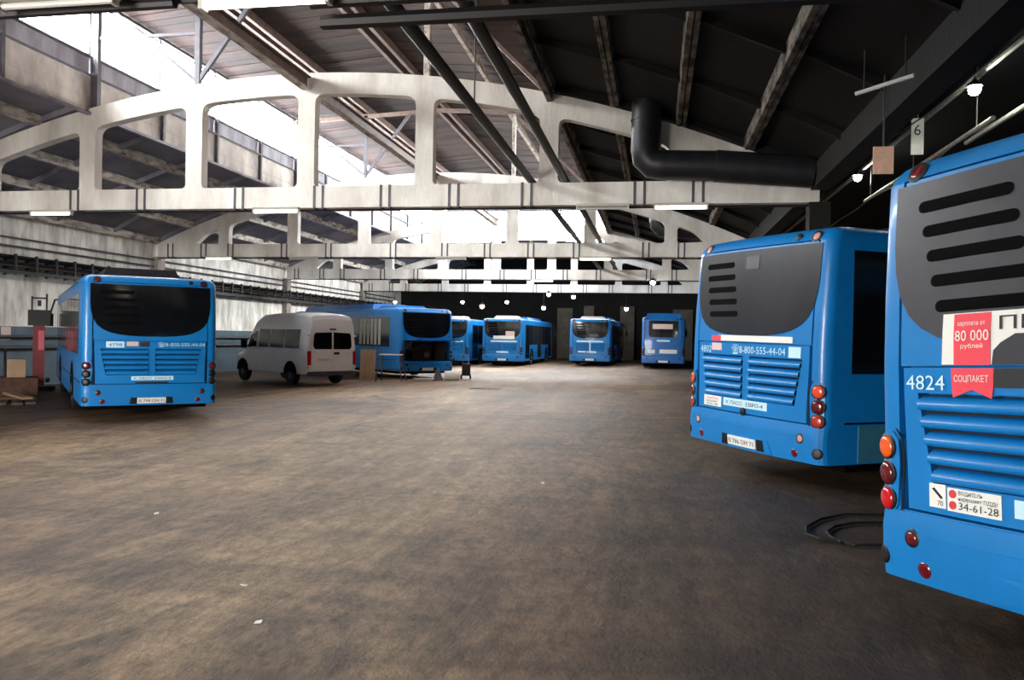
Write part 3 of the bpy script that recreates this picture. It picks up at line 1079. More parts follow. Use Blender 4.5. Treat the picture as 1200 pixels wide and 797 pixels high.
    # sides
    for sg, use in ((-1, left), (1, right)):
        if not use:
            continue
        y = .40 if teal else .95
        npane = 7
        step = (S.L - .65 - y) / npane
        for i in range(npane):
            part('side_window', S.side(sg, y + .03, y + step - .03, 1.28 if not (sg > 0 and i in (1 if teal else 0, 3, 6)) else .45, 2.6 if teal else 2.5), M_GLASSD, t)
            y += step
        part('skirt_trim', S.side(sg, .35, S.L - .35, .74, .76, .008), M_BLACK, t)
        if teal:
            part('skirt_panel', S.side(sg, .55, 2.2, .33, .72, .01), M_TEAL, t, label='faded teal skirt panel')
        for yw in (3.05, S.L - 2.75):
            arc = [(yw + .6 * cos(a), .48 + .6 * sin(a)) for a in [pi * q / 10 for q in range(11)]] + [(yw - .6, .32), (yw + .6, .32)]
            m2 = MB()
            n = len(arc)
            m2.v = [(sg * (S.hw(z) + .007), yy, z) for yy, z in arc] + [(sg * (S.hw(z) - .02), yy, z) for yy, z in arc]
            m2.f = [tuple(range(n))] + [(q, (q + 1) % n, (q + 1) % n + n, q + n) for q in range(n)]
            part('wheel_arch', m2, M_VOID, t)
    for sg in (-1, 1):
        for yw in (3.05, S.L - 2.75):
            wx = sg * (S.W - .17)
            wh = part('wheel', MB().lathe([(.3, -.14), (.46, -.14), (.48, -.1), (.48, .1), (.46, .14), (.3, .14)], 20, 'x', (wx + sg * .02, yw, .48 + drop)), M_RUBBER, t, 40)
            part('hub', MB().lathe([(.29, 0), (.29, .15), (.22, .15), (.14, .11), (.1, .17)] if sg > 0 else [(.29, 0), (.29, -.15), (.22, -.15), (.14, -.11), (.1, -.17)], 14, 'x', (wx + sg * .02, yw, .48 + drop)), M_GREYSTEEL, wh, 30)
    # front
    fy = S.L - .06
    m2 = MB()
    for z in (.95, 1.4, 1.9, 2.35):
        for x in (-1.04, -.5, 0, .5, 1.04):
            m2.v.append((x * k1, S.L - .06 - S.ry(x * k1, z) * .8 + .008, z))
    m2.f = [(a * 5 + b, a * 5 + b + 1, a * 5 + b + 6, a * 5 + b + 5) for a in range(3) for b in range(4)]
    part('windscreen', m2, M_GLASSD, t)
    m2 = MB()
    for z in (2.42, 2.68):
        for x in (-.9, -.4, 0, .4, .9):
            m2.v.append((x * k1, S.L - .06 - S.ry(x * k1, z) * .8 + .008, z))
    m2.f = [(b, b + 1, b + 6, b + 5) for b in range(4)]
    part('route_display', m2, M_BLACK, t)
    for sg in (-1, 1):
        part('headlamp', MB().ball((sg * .85 * k1, fy - .09, .72), .12, 12, 6), M_PALELENS, t, True)
        if mirrors:
            mr = part('mirror', MB().box(sg * 1.42 - .09, sg * 1.42 + .09, S.L + .12, S.L + .2, 1.85, 2.25), M_BLACK, t)
            part('mirror_arm', MB().tube([(sg * 1.05, S.L - .2, 2.7), (sg * 1.3, S.L + .12, 2.68), (sg * 1.42, S.L + .17, 2.24)], .03, 8), M_BLACK, mr, True)
    # roof units
    for i, (pa, pb, pw, ph, pm_) in enumerate(pods):
        p = MB()
        p.add([(-pw, pa, 2.84), (pw, pa, 2.84), (pw, pb, 2.84), (-pw, pb, 2.84),
               (-pw + .12, pa + .15, 2.84 + ph), (pw - .12, pa + .15, 2.84 + ph), (pw - .12, pb - .15, 2.84 + ph), (-pw + .12, pb - .15, 2.84 + ph)],
              [(0, 3, 2, 1), (4, 5, 6, 7), (0, 1, 5, 4), (1, 2, 6, 5), (2, 3, 7, 6), (3, 0, 4, 7)])
        part('roof_unit', p, pm_, t)
    if curtains:
        for i, yy in enumerate((1.75, 2.1, 2.45, 2.8, 3.15, 3.5)):
            part('window_strip', S.side(-1, yy, yy + .2, 1.34, 2.42, .012), M_CURTAIN, t, label='pale upright strip behind the side window')
    if deco:
        deco(S, t, wo, pl)
    return t


def phone_row(S, t, num, txt, x0, wd, m_=M_CYANW):
    if num:
        part('fleet_number', S.text(num, -.98, 1.44, .12, .005, .26), m_, t)
    part('phone_number', S.text(txt, x0, 1.45, .12, .005, wd), m_, t)


def ad_sheet(S, t, pale=True):
    a = part('poster', S.rect(-.66, .95, 1.60, 1.69, .013, 8), M_WHITE, t)
    return a


def deco_near(S, t, wo, pl):
    part('fleet_number', S.text('4824', -1.0, 1.44, .122, .006, .27), M_CYANW, t, label='white fleet number 4824')
    # job advertisement across window and hatch
    a = part('poster', S.grid([(1.585, [-.74, -.3, .1, .5, .95]), (1.76, [-.735, -.3, .1, .5, .95]), (1.87, [-.73, -.3, .1, .5, .95])], .012, .004), M_WHITE, t, label='white job poster with red ribbon')
    part('ribbon', S.grid([(1.583, [-.66, -.55, -.44]), (1.75, [-.66, -.55, -.44]), (1.865, [-.655, -.545, -.435])], .016, .003), M_BANNER, a)
    part('ribbon_tail', S.grid([(1.565, [-.685, -.555, -.425]), (1.50, [-.682, -.555, -.43]), (1.455, [-.68, -.555, -.432])], .008, .003), M_BANNER, a)
    rt = MB()
    rt.v = [S.pt(-.68, 1.456, .008), S.pt(-.555, 1.456, .008), S.pt(-.555, 1.447, .008), S.pt(-.675, 1.40, .008), S.pt(-.432, 1.456, .008), S.pt(-.44, 1.40, .008)]
    rt.f = [(0, 1, 2, 3), (1, 4, 5, 2)]
    part('ribbon_tail', rt, M_BANNER, a)
    part('lettering', S.text('зарплата от', -.635, 1.80, .034, .021, .17), M_WHITE, a)
    part('lettering', S.text('80 000', -.65, 1.715, .085, .021, .205), M_WHITE, a)
    part('lettering', S.text('рублей', -.615, 1.675, .034, .021, .135), M_WHITE, a)
    part('lettering', S.text('СОЦПАКЕТ', -.665, 1.49, .05, .013, .21), M_WHITE, a)
    part('lettering', S.text('ПРИГЛАШАЕМ', -.40, 1.77, .10, .018, 1.16), M_INK, a)
    part('picture', S.grid([(1.583, [-.43, -.2, .1, .4, .8]), (1.66, [-.42, -.2, .1, .4, .8]), (1.70, [-.38, -.2, .1, .4, .78]), (1.745, [-.3, -.15, .1, .4, .7])], .018, .003), M_GLASSG, a)
    part('picture', S.grid([(1.46, [-.425, -.2, .1, .4, .8]), (1.52, [-.43, -.2, .1, .4, .8]), (1.565, [-.43, -.2, .1, .4, .8])], .008, .003), M_INK, a)
    # two stickers on the lower hatch
    s1 = part('sticker', S.rect(-.845, -.735, .77, .905, .006, 2), M_WHITE, t, label='small white speed sticker')
    part('lettering', S.text('70', -.79, .785, .04, .009), M_INK, s1)
    part('mark', S.decal([(-.825, .875), (-.81, .882), (-.755, .832), (-.765, .822)], .009, .003), M_INK, s1)
    s2 = part('sticker', S.rect(-.725, -.40, .765, .895, .006, 4), M_WHITE, t, label='white complaint sticker with phone number 34-61-28')
    for zz in (.862, .80):
        part('mark', S.decal([(-.69 + .024 * cos(q * pi / 5), zz + .024 * sin(q * pi / 5)) for q in range(10)], .009, .003), M_REDINK, s2)
    part('lettering', S.text('ВОДИТЕЛЬ', -.655, .862, .03, .009, .15), M_INK, s2)
    part('lettering', S.text('нарушает ПДД?', -.655, .832, .03, .009, .235), M_INK, s2)
    part('lettering', S.text('34-61-28', -.655, .782, .058, .009, .24), M_INK, s2)
    part('sticker', S.rect(-.33, .38, .79, .885, .006, 4), M_CYANW, t)
    part('lettering', S.text('В 482 ОН 71', -.165, .37, .075, .032, .47), M_INK, pl)


def deco_second(S, t, wo, pl):
    phone_row(S, t, '4802', '☎8-800-555-44-04', -.28, .95)
    part('poster', S.rect(-.55, .78, 1.59, 1.66, .014, 8), M_WHITE, t, label='white strip of a poster under the rear window')
    part('poster', S.rect(-.7, -.5, 1.585, 1.655, .015, 2), M_BANNER, t, label='red patch of a poster')
    part('poster', S.rect(-.71, -.49, 1.47, 1.56, .006, 2), M_POSTER, t, label='pale pink patch on the hatch')
    part('sticker', S.rect(.72, .90, 1.43, 1.55, .006, 2), M_CYANW, t, label='pale square sticker on the hatch')
    s1 = part('sticker', S.rect(-.86, -.47, .765, .895, .006, 3), M_WHITE, t, label='white notice sticker left of the slogan sticker')
    for zz in (.85, .815, .78):
        part('lettering', S.text('ВОДИТЕЛЬ' if zz > .84 else ('нарушает?' if zz > .8 else '34-61-28'), -.80, zz, .033, .009, .26), M_REDINK if zz > .84 else M_INK, s1)
    s2 = part('sticker', S.rect(-.42, .40, .80, .895, .006, 4), M_CYANW, t, label='long white sticker across the hatch foot')
    part('lettering', S.text('К ЛАСС  ЕВРО-4', -.37, .825, .06, .009, .7), M_INK, s2)
    part('hatch_latch', S.lens(-.02, .755, .05, .03, 10), M_BLACK, t, True)
    part('lettering', S.text('В 786 ОН 71', -.24, .372, .075, .032, .47), M_INK, pl)
    part('price_note', S.rect(-.1, .14, 2.45, 2.6, .012, 2), M_GLASSG, wo)


def deco_left(S, t, wo, pl):
    s0 = part('sticker', S.rect(-.82, -.5, 1.44, 1.56, .006, 3), M_CYANW, t, label='pale sticker at the left of the hatch')
    part('lettering', S.text('4798', -.78, 1.465, .085, .009, .24), M_BLUE2, s0)
    part('poster', S.rect(-.46, -.25, 1.47, 1.56, .006, 2), M_POSTER, t, label='pinkish poster patch')
    part('poster', S.rect(-.22, -.05, 1.46, 1.56, .006, 2), M_INK, t, label='dark poster patch')
    part('phone_number', S.text('☎8-800-555-44-04', .1, 1.47, .1, .006, .9), M_CYANW, t)
    s2 = part('sticker', S.rect(-.37, .40, .80, .88, .006, 4), M_CYANW, t, label='long pale sticker across the hatch foot')
    part('lettering', S.text('К ЛАСС  ЕВРО-4', -.33, .818, .055, .009, .68), M_INK, s2)
    part('lettering', S.text('В 798 ОН 71', -.24, .372, .075, .032, .47), M_INK, pl)
    part('latch', S.rect(-.3, .3, .735, .765, .02, 2), M_DKSTEEL, t)


def deco_far(lines, white=True):
    def fn(S, t, wo, pl):
        for k, (x0, x1, z0, z1, m_) in enumerate(lines):
            part('sticker' if z1 < 1.6 else 'poster', S.rect(x0, x1, z0, z1, .013, 4), m_, t)
    return fn


def place_bus(x, y):
    return (x, y, floor_z(x))


# nearest bus, cut by the right edge
bus('city_bus', 'nearest blue bus, numbered 4824, with a red and white job poster', (1.984, 4.119, floor_z(1.984)), radians(-57), glass=M_GLASSG, roll=.045, sz=.97, left=True, right=False, plate_x=.07,
    pods=((4.0, 7.0, .9, .22, M_TEAL), (1.0, 2.6, .7, .14, M_DKSTEEL)), deco=deco_near)
bus('city_bus', 'second blue bus from the right, its right flank in the dark', (1.067, 10.13, floor_z(1.067)), radians(-58), glass=M_GLASSB, roll=-.014, sz=1.019, dark_marks=False, teal=True,
    pods=((1.6, 3.4, .75, .16, M_DKSTEEL),), deco=deco_second, lens_set=(mat('orange_red_lens', (226, 78, 44), .2, coat=.5), M_DKRED, mat('muted_red_lens', (170, 44, 34), .25, coat=.4)))
bus('city_bus', 'blue bus alone at the left, parked askew before the white wall', place_bus(-9.82, 14.55), radians(41.5), deco=deco_left,
    pods=((1.6, 4.4, .8, .27, M_DKSTEEL), (8.2, 10.6, .9, .24, M_BLUE)), lens_set=(M_DKRED, M_BLACK, M_BLACK))
bus('city_bus', 'blue bus with its engine hatch lifted, behind the white van', place_bus(-9.09, 31.73), radians(46.4), open_bay=True, curtains=True,
    pods=((3.2, 10.8, .9, .26, M_BLUE2), (1.4, 3.0, .8, .16, M_BLUE)), lens_set=(M_DKRED, M_BLACK, M_BLACK))
far_lens = (M_DKRED, M_BLACK, M_DKRED)
bus('city_bus', 'far blue bus with a white sheet low in its rear window', place_bus(-9.02, 47.45), radians(-1.7), detail=1, lens_set=far_lens,
    pods=((.7, 2.4, .7, .2, M_PLASTW), (4, 9, .85, .2, M_BLUE2)),
    deco=deco_far([(-.55, .75, 1.62, 1.82, M_WHITE), (.2, .75, 1.82, 2.1, M_POSTER), (-.7, .9, 1.44, 1.54, M_CYANW), (-.35, .4, .8, .9, M_CYANW)]))
bus('city_bus', 'far blue bus in the middle with pale stickers under its window', place_bus(-3.88, 48.63), radians(-1.7), detail=1, lens_set=far_lens,
    pods=((.9, 2.6, .75, .18, M_PLASTW), (4, 9, .85, .2, M_BLUE2)),
    deco=deco_far([(-.8, .8, 1.44, 1.54, M_CYANW), (-.7, -.25, .82, .95, M_WHITE), (-.2, .4, .82, .9, M_CYANW), (.0, .5, 1.78, 1.95, M_GLASSG)]))
bus('city_bus', 'far right blue bus with a small square rear window', place_bus(.42, 45.5), radians(-1.0), detail=1, small_window=True, lens_set=far_lens, paint=M_BLUE2, W=2.36,
    pods=((.25, 5, 1.0, .24, M_BLUE2),),
    deco=deco_far([(-.6, .5, 2.2, 2.48, M_POSTER), (-.35, .35, 1.5, 1.6, M_CYANW), (-.85, -.45, .85, 1.05, M_WHITE), (-.2, .75, .85, 1.07, M_WHITE)]))
bus('city_bus', 'far left blue bus, mostly hidden behind the bus with the lifted hatch', place_bus(-12.39, 47.8), radians(-1.7), detail=1, lens_set=far_lens,
    pods=((.8, 2.6, .7, .2, M_PLASTW),), deco=deco_far([(-.7, .9, 1.44, 1.54, M_CYANW)]))


# ---------------------------------------------------------------- white minibus
def minibus():
    W, L, H = .97, 5.3, 2.42
    x0, y0 = -10.95, 26.35
    t = thing('minibus', 'white high-roofed minibus parked before the bus with the lifted hatch', 'van', (x0, y0, floor_z(x0)), radians(56))
    # side profile: (y, z_top); cross-section narrows towards the roof
    st = [(0, .42, 2.2, .97), (.06, .40, 2.42, 1.0), (.5, .40, 2.5, 1.0), (2.2, .40, 2.52, 1.0), (3.3, .40, 2.46, 1.0), (3.7, .40, 2.25, 1.0), (4.25, .4, 1.55, .99), (4.4, .4, 1.2, .98), (5.05, .42, 1.0, .93), (5.3, .45, .75, .8)]
    mb = MB()
    prof = [(-.95, 0), (-1, .1), (-1, .5), (-.97, .8), (-.92, .95), (-.8, .99), (0, 1.01), (.8, .99), (.92, .95), (.97, .8), (1, .5), (1, .1), (.95, 0)]
    n = len(prof)
    for y, zb, zt, k in st:
        for a, b in prof:
            nar = 1 - .1 * max(0, (zb + (zt - zb) * b - 1.2) / 1.3)
            mb.v.append((a * W * k * nar if abs(a) < .95 or b < .6 else a * W * k * nar, y, zb + (zt - zb) * b))
    for i in range(len(st) - 1):
        for j in range(n):
            j2 = (j + 1) % n
            mb.f.append((i * n + j, i * n + j2, (i + 1) * n + j2, (i + 1) * n + j))
    mb.f.append(tuple(range(n)))
    mb.f.append(tuple((len(st) - 1) * n + j for j in range(n)))
    part('body', mb, M_VAN, t, 35)

    def hwz(z):
        return W * (1 - .1 * max(0, (z - 1.2) / 1.3)) * (1 if z < 1.75 else 1 - .06 * (z - 1.75) / .4)
    for sg in (-1, 1):
        for ya, yb in ((.55, 1.5), (1.58, 2.5), (2.58, 3.3)):
            m2 = MB()
            for z in (1.28, 1.6, 1.92):
                for y in (ya, yb):
                    m2.v.append((sg * (hwz(z) + .012), y, z))
            m2.f = [(0, 1, 3, 2), (2, 3, 5, 4)]
            part('side_window', m2, M_GLASSD, t)
        m2 = MB()
        m2.v = [(sg * (hwz(1.28) + .012), 3.42, 1.3), (sg * (hwz(1.28) + .012), 4.1, 1.25), (sg * (hwz(1.6) + .012), 3.85, 1.72), (sg * (hwz(1.85) + .012), 3.45, 1.88)]
        m2.f = [(0, 1, 2, 3)]
        part('cab_window', m2, M_GLASSD, t)
        part('belt_crease', MB().box(sg * (W + .0) - .012, sg * W + .012, .2, 4.3, .98, 1.0), M_VAN, t)
        part('roof_crease', MB().box(sg * (hwz(2.1)) - .02, sg * hwz(2.1) + .016, .2, 3.2, 2.09, 2.11), M_VAN, t)
        for yw in (1.1, 4.45):
            wh = part('wheel', MB().lathe([(.2, -.1), (.33, -.1), (.35, -.06), (.35, .06), (.33, .1), (.2, .1)], 18, 'x', (sg * .87, yw, .35)), M_RUBBER, t, 40)
            part('hub', MB().lathe([(.2, -.02), (.2, .08), (.1, .11)] if sg > 0 else [(.2, .02), (.2, -.08), (.1, -.11)], 12, 'x', (sg * .87, yw, .35)), M_GREYSTEEL, wh)
            arc = [(yw + .44 * cos(a), .4 + .44 * sin(a)) for a in [pi * q / 8 for q in range(9)]]
            m2 = MB()
            m2.v = [(sg * (W + .006), a, b) for a, b in arc]
            m2.f = [tuple(range(9))]
            part('wheel_arch', m2, M_VOID, t)
        mr = part('mirror', MB().box(sg * 1.18 - .1, sg * 1.18 + .1, 3.95, 4.03, 1.22, 1.52), M_BLACK, t)
        part('mirror_arm', MB().tube([(sg * .95, 4.05, 1.3), (sg * 1.15, 4.0, 1.36)], .025, 6), M_BLACK, mr)
        tl_ = part('tail_lamp', MB().box(sg * .90 - .055, sg * .90 + .055, -.03, .06, .72, 1.2), M_RED, t)
        part('hinge', MB().box(sg * .93 - .03, sg * .93 + .03, -.02, .05, 1.7, 1.76).box(sg * .95 - .03, sg * .95 + .03, -.02, .05, .62, .68), M_PLASTW, t)
    # rear doors
    for sg in (-1, 1):
        d = part('rear_door', MB().add([(sg * .012, -.025, .52), (sg * .83, -.025, .52), (sg * .83, -.025, 1.2), (sg * .74, .0, 2.25), (sg * .012, .0, 2.3), (sg * .012, -.025, 1.2),
                                        (sg * .012, .03, .52), (sg * .83, .03, .52), (sg * .83, .03, 1.2), (sg * .74, .05, 2.25), (sg * .012, .05, 2.3), (sg * .012, .03, 1.2)],
                                       [(0, 1, 2, 5), (5, 2, 3, 4), (0, 6, 7, 1), (1, 7, 8, 2), (2, 8, 9, 3), (3, 9, 10, 4), (4, 10, 11, 5), (5, 11, 6, 0)]), M_VAN, t)
        wp = [(.03, 1.26), (.04, 1.84), (.68, 1.82), (.74, 1.74), (.77, 1.36), (.7, 1.26)]
        m2 = MB()
        m2.v = [(sg * a, -.034 + .025 * (z - 1.2) / 1.05, z) for a, z in wp] + [(sg * a, .0, z) for a, z in wp]
        m2.f = [tuple(range(6))] + [(q, (q + 1) % 6, (q + 1) % 6 + 6, q + 6) for q in range(6)]
        part('door_window', m2, M_GLASSD, d)
    part('door_handle', MB().box(.05, .25, -.06, -.02, 1.08, 1.16), M_BLACK, t)
    part('roof_lamp', MB().box(-.12, .12, -.03, .06, 1.92, 1.97), M_DKRED, t)
    p = part('licence_plate', MB().box(-.6, -.1, -.045, -.02, .84, .96), M_WHITE, t)
    vs, fs = text_mesh('М 415 РК 71', .09)
    w0 = max(v[0] for v in vs)
    m2 = MB()
    m2.v = [(-.58 + a * .46 / w0, -.048, .865 + b) for a, b in vs]
    m2.f = list(fs)
    part('lettering', m2, M_INK, p)
    part('rear_bumper', MB().box(-.93, .93, -.1, .12, .36, .5), M_GREYSTEEL, t)
    m2 = MB()
    m2.v = [(-.8, 4.36, 1.36), (.8, 4.36, 1.36), (.74, 3.82, 2.1), (-.74, 3.82, 2.1)]
    m2.v = [(a, b + .02, c + .03) for a, b, c in m2.v]
    m2.f = [(0, 1, 2, 3)]
    part('windscreen', m2, M_GLASSD, t)
    for sg in (-1, 1):
        part('headlamp', MB().ball((sg * .62, 5.2, .78), .12, 10, 6), M_PALELENS, t, True)


minibus()


# ---------------------------------------------------------------- left wall services
def rack():
    t = thing('cable_rack', 'long dark cable rack along the white left wall', 'rack', (-20.69, 12, 0))
    bm2 = MB().box(0, .45, -.03, .03, 3.42, 3.47).box(0, .45, -.03, .03, 3.62, 3.66).box(0, .45, -.03, .03, 3.85, 3.89).box(.38, .45, -.04, .04, 3.38, 4.05).box(0, .04, -.04, .04, 3.38, 4.05).mesh('bracket', M_DKSTEEL)
    for k in range(56):
        link('bracket', bm2, t, (0, .9 * k, 0))
    L_ = 51
    for z, x, r in ((3.5, .1, .07), (3.51, .3, .075), (3.73, .12, .06), (3.75, .32, .07), (3.95, .1, .06), (3.96, .28, .065)):
        part('cable_bundle', MB().tube([(x, -.5, z), (x, L_ - .4, z)], r, 6), M_BLACK, t)
    part('tray', MB().box(.02, .44, -.5, L_ - .5, 3.66, 3.675), M_BROWNSTEEL, t)
    part('front_rail', MB().box(.45, .47, -.5, L_ - .5, 3.4, 3.52), M_DKSTEEL, t)


rack()
for z, r, lab in ((4.6, .03, 'upper thin pipe along the white left wall'), (4.32, .035, 'lower thin pipe along the white left wall, above the cable rack'),
                  (1.38, .06, 'upper heating pipe along the blue-grey dado'), (1.02, .07, 'lower heating pipe along the blue-grey dado')):
    link('wall_pipe', MB().tube([(-20.6 + r * .3, 12, z), (-20.6 + r * .3, 62, z)], r, 8).mesh('wall_pipe', M_GREYSTEEL if z > 3 else M_DKSTEEL, True), label=lab, cat='pipe')
for k, (Y, lab) in enumerate(((22.9, 'pale notice on the dado above the scrap heap'), (25.4, 'pale red notice on the dado beside the left bus'))):
    p = link('wall_notice', MB().box(-20.684, -20.676, Y - .2, Y + .2, 1.28 + .0, 1.7).mesh('wall_notice', M_POSTER), label=lab, cat='notice')
    if k:
        part('red_mark', MB().box(-20.676, -20.673, Y - .13, Y + .1, 1.36, 1.6), M_PINK, p)


# red mobile lift column
def lift():
    x, y = px(45, 440, 22.0)[:2]
    t = thing('lift_column', 'red mobile bus lift column with a black head by the left wall', 'lift', (x, y, floor_z(x)), radians(40))
    part('base', MB().box(-.45, .45, -.5, .5, .04, .16), M_DKSTEEL, t)
    for sx in (-.35, .35):
        part('roller', MB().lathe([(.08, -.04), (.08, .04)], 10, 'x', (sx, -.4, .08)), M_RUBBER, t)
        part('roller', MB().lathe([(.08, -.04), (.08, .04)], 10, 'x', (sx, .4, .08)), M_RUBBER, t)
    part('mast', MB().box(-.16, .16, -.13, .13, .16, 2.0), M_REDCAB, t)
    part('label_plate', MB().box(-.02, .14, -.145, -.13, 1.25, 1.85), M_PINK, t)
    part('head', MB().box(-.3, .3, -.22, .22, 2.0, 2.48), M_BLACK, t)
    part('frame', MB().box(-.22, -.17, -.03, .03, 2.48, 2.9).box(.17, .22, -.03, .03, 2.48, 2.98).box(-.22, .22, -.03, .03, 2.82, 2.87).box(-.05, .05, -.06, .06, 2.6, 2.78), M_DKSTEEL, t)
    part('lifting_fork', MB().box(-.3, -.18, -.9, -.1, .3, .4).box(.18, .3, -.9, -.1, .3, .4), M_DKSTEEL, t)


lift()


# scrap heap at the left edge
def heap():
    cx, cy = -15.95, 18.05
    z0 = floor_z(cx)
    for k, (d, ln, a, z, m_, lab) in enumerate((
            (-.3, 2.0, 2.27, .03, M_WOOD, 'grey-brown plank on the floor nearest the left bus'),
            (0, 2.2, 2.30, .03, M_WOOD, 'middle grey-brown plank on the floor by the left bus'),
            (.3, 1.9, 2.25, .03, M_WOOD, 'grey-brown floor plank farthest from the left bus'),
            (-.02, .86, .62, .095, M_WOOD, 'short plank lying crosswise on the floor planks'),
            (.0, 2.1, 2.5, .16, M_PLY, 'pale plank on top of the scrap heap'))):
        o = link('plank', MB().box(-ln / 2, ln / 2, -.12, .12, -.028, .028).mesh('plank', m_), loc=(cx - .75 * d, cy - .66 * d, z0 + z), rot=(0, 0, a), label=lab, cat='plank')
    for k, (d, a, lab) in enumerate(((.64, 2.28, 'rusty pipe on the floor beside the planks, inner'), (.78, 2.28, 'rusty pipe on the floor beside the planks, outer'))):
        link('scrap_pipe', MB().tube([(-1.1, 0, 0), (1.1, 0, 0)], .04, 8).mesh('scrap_pipe', M_RUST, True), loc=(cx - .75 * d, cy - .66 * d, z0 + .04), rot=(0, 0, a), label=lab, cat='pipe')
    b = thing('cardboard_box', 'tan cardboard box standing on the scrap heap', 'box', (-17.35, 19.6, z0 + .52), .7)
    part('carton', MB().box(-.22, .22, -.2, .2, 0, .5), M_CARD, b)
    part('flap', MB().box(-.22, .22, -.32, -.2, .49, .5), M_CARD, b)
    c = thing('parts_crate', 'dark steel parts crate under the cardboard box', 'crate', (-17.35, 19.62, z0), .7)
    part('crate_side', MB().box(-.5, .5, -.42, -.39, .05, .52).box(-.5, .5, .39, .42, .05, .52).box(-.5, -.47, -.39, .39, .05, .52).box(.47, .5, -.39, .39, .05, .52), M_RUST, c)
    part('crate_floor', MB().box(-.5, .5, -.42, .42, 0, .06), M_RUST, c)
    part('crate_lid', MB().box(-.5, .5, -.42, .42, .505, .52), M_RUST, c)
    a = link('arch_hoop', MB().tube([(.55 * cos(q * pi / 10), 0, .75 + .55 * sin(q * pi / 10)) if q else (.55, 0, .75) for q in range(11)] + [(-.55, 0, 0)], .035, 8).tube([(.55, 0, .75), (.55, 0, 0)], .035, 8).mesh('arch_hoop', M_DKSTEEL, True),
             loc=(-18.62, 20.6, floor_z(-18.6)), rot=(0, 0, 2.3), label='dark steel hoop standing at the left edge behind the scrap heap', cat='hoop')


heap()


# things around the bus with the open engine bay
def at_floor(x, y, z=0.):
    """floor point under this point of the view"""
    q = _f + _r * ((x - 600) / F_PX) + _u * ((398.5 - y) / F_PX)
    s = (floor_z(-8) + z - EYE) / q.z
    return Vector((q.x * s, q.y * s, EYE + q.z * s))


p = at_floor(430, 444)
t = thing('leaning_board', 'tan plywood board leaning between the minibus and the bus', 'board', (p.x, p.y, floor_z(p.x)), radians(25))
part('sheet', MB().add([(-.3, -.1, 0), (.3, -.1, 0), (.36, .25, 1.2), (-.24, .25, 1.2), (-.3, -.07, 0), (.3, -.07, 0), (.36, .28, 1.2), (-.24, .28, 1.2)],
                       [(0, 1, 2, 3), (7, 6, 5, 4), (0, 4, 5, 1), (1, 5, 6, 2), (2, 6, 7, 3), (3, 7, 4, 0)]), M_PLY, t)
p = at_floor(458, 446)
t = thing('work_trestle', 'folding work trestle with a pale top before the open engine bay', 'trestle', (p.x, p.y, floor_z(p.x)), radians(5))
part('top', MB().box(-.42, .42, -.2, .2, 1.0, 1.04), M_PLASTW, t)
for sx in (-1, 1):
    for sy in (-1, 1):
        part('leg', MB().bar((sx * .36, sy * .15, 1.0), (sx * .5, sy * .42, .0), .04, .04), M_GREYSTEEL, t)
part('rung', MB().bar((-.44, -.3, .45), (.44, -.3, .45), .03, .03).bar((-.44, .3, .45), (.44, .3, .45), .03, .03), M_GREYSTEEL, t)
for (x, y, w_, d_, h_, m_, nm, cat, lab) in ((496, 446.5, .75, .45, .1, M_PLASTW, 'drip_tray', 'tray', 'white drip tray on the floor under the open engine bay'),
                                             (513, 446, .34, .34, .62, M_GREYSTEEL, 'jack_stand', 'stand', 'grey stand under the rear of the bus with the lifted hatch'),
                                             (530, 446, .5, .3, .34, M_PLASTW, 'plastic_canister', 'canister', 'white canister lying by the rear corner of the open bus'),
                                             (546, 444.5, .3, .3, .62, M_BLACK, 'battery_cart', 'cart', 'black battery cart right of the open bus')):
    p = at_floor(x, y)
    t = thing(nm, lab, cat, (p.x, p.y, floor_z(p.x)), radians(20))
    if nm == 'drip_tray':
        part('pan', MB().add([(-.3, -.18, 0), (.3, -.18, 0), (.3, .18, 0), (-.3, .18, 0), (-.38, -.24, h_), (.38, -.24, h_), (.38, .24, h_), (-.38, .24, h_)],
                             [(0, 3, 2, 1), (0, 1, 5, 4), (1, 2, 6, 5), (2, 3, 7, 6), (3, 0, 4, 7)]), m_, t)
        part('rim', MB().tube([(-.38, -.24, h_), (.38, -.24, h_), (.38, .24, h_), (-.38, .24, h_), (-.38, -.24, h_)], .015, 6), m_, t)
    elif nm == 'jack_stand':
        part('base', MB().add([(-.2, -.2, 0), (.2, -.2, 0), (.2, .2, 0), (-.2, .2, 0), (-.07, -.07, .4), (.07, -.07, .4), (.07, .07, .4), (-.07, .07, .4)],
                              [(0, 3, 2, 1), (4, 5, 6, 7), (0, 1, 5, 4), (1, 2, 6, 5), (2, 3, 7, 6), (3, 0, 4, 7)]), m_, t)
        part('screw', MB().tube([(0, 0, .4), (0, 0, .28 + .0), (0, 0, .5)], .03, 8), M_STEEL, t)
    elif nm == 'plastic_canister':
        part('tank', MB().lathe([(.05, -.3), (.16, -.27), (.17, -.2), (.17, .2), (.16, .27), (.05, .3)], 14, 'x', (0, 0, .17)), m_, t, 40)
        part('cap', MB().lathe([(.05, .29), (.05, .36)], 10, 'x', (0, 0, .17)), M_RED, t)
    else:
        part('box', MB().box(-.16, .16, -.14, .14, .14, .62), m_, t)
        part('handle', MB().tube([(-.12, .14, .6), (-.12, .25, 1.0), (.12, .25, 1.0), (.12, .14, .6)], .018, 6), M_STEEL, t)
        for sx in (-1, 1):
            part('wheel', MB().lathe([(.1, -.025), (.1, .025)], 12, 'x', (sx * .18, .05, .1)), M_RUBBER, t)

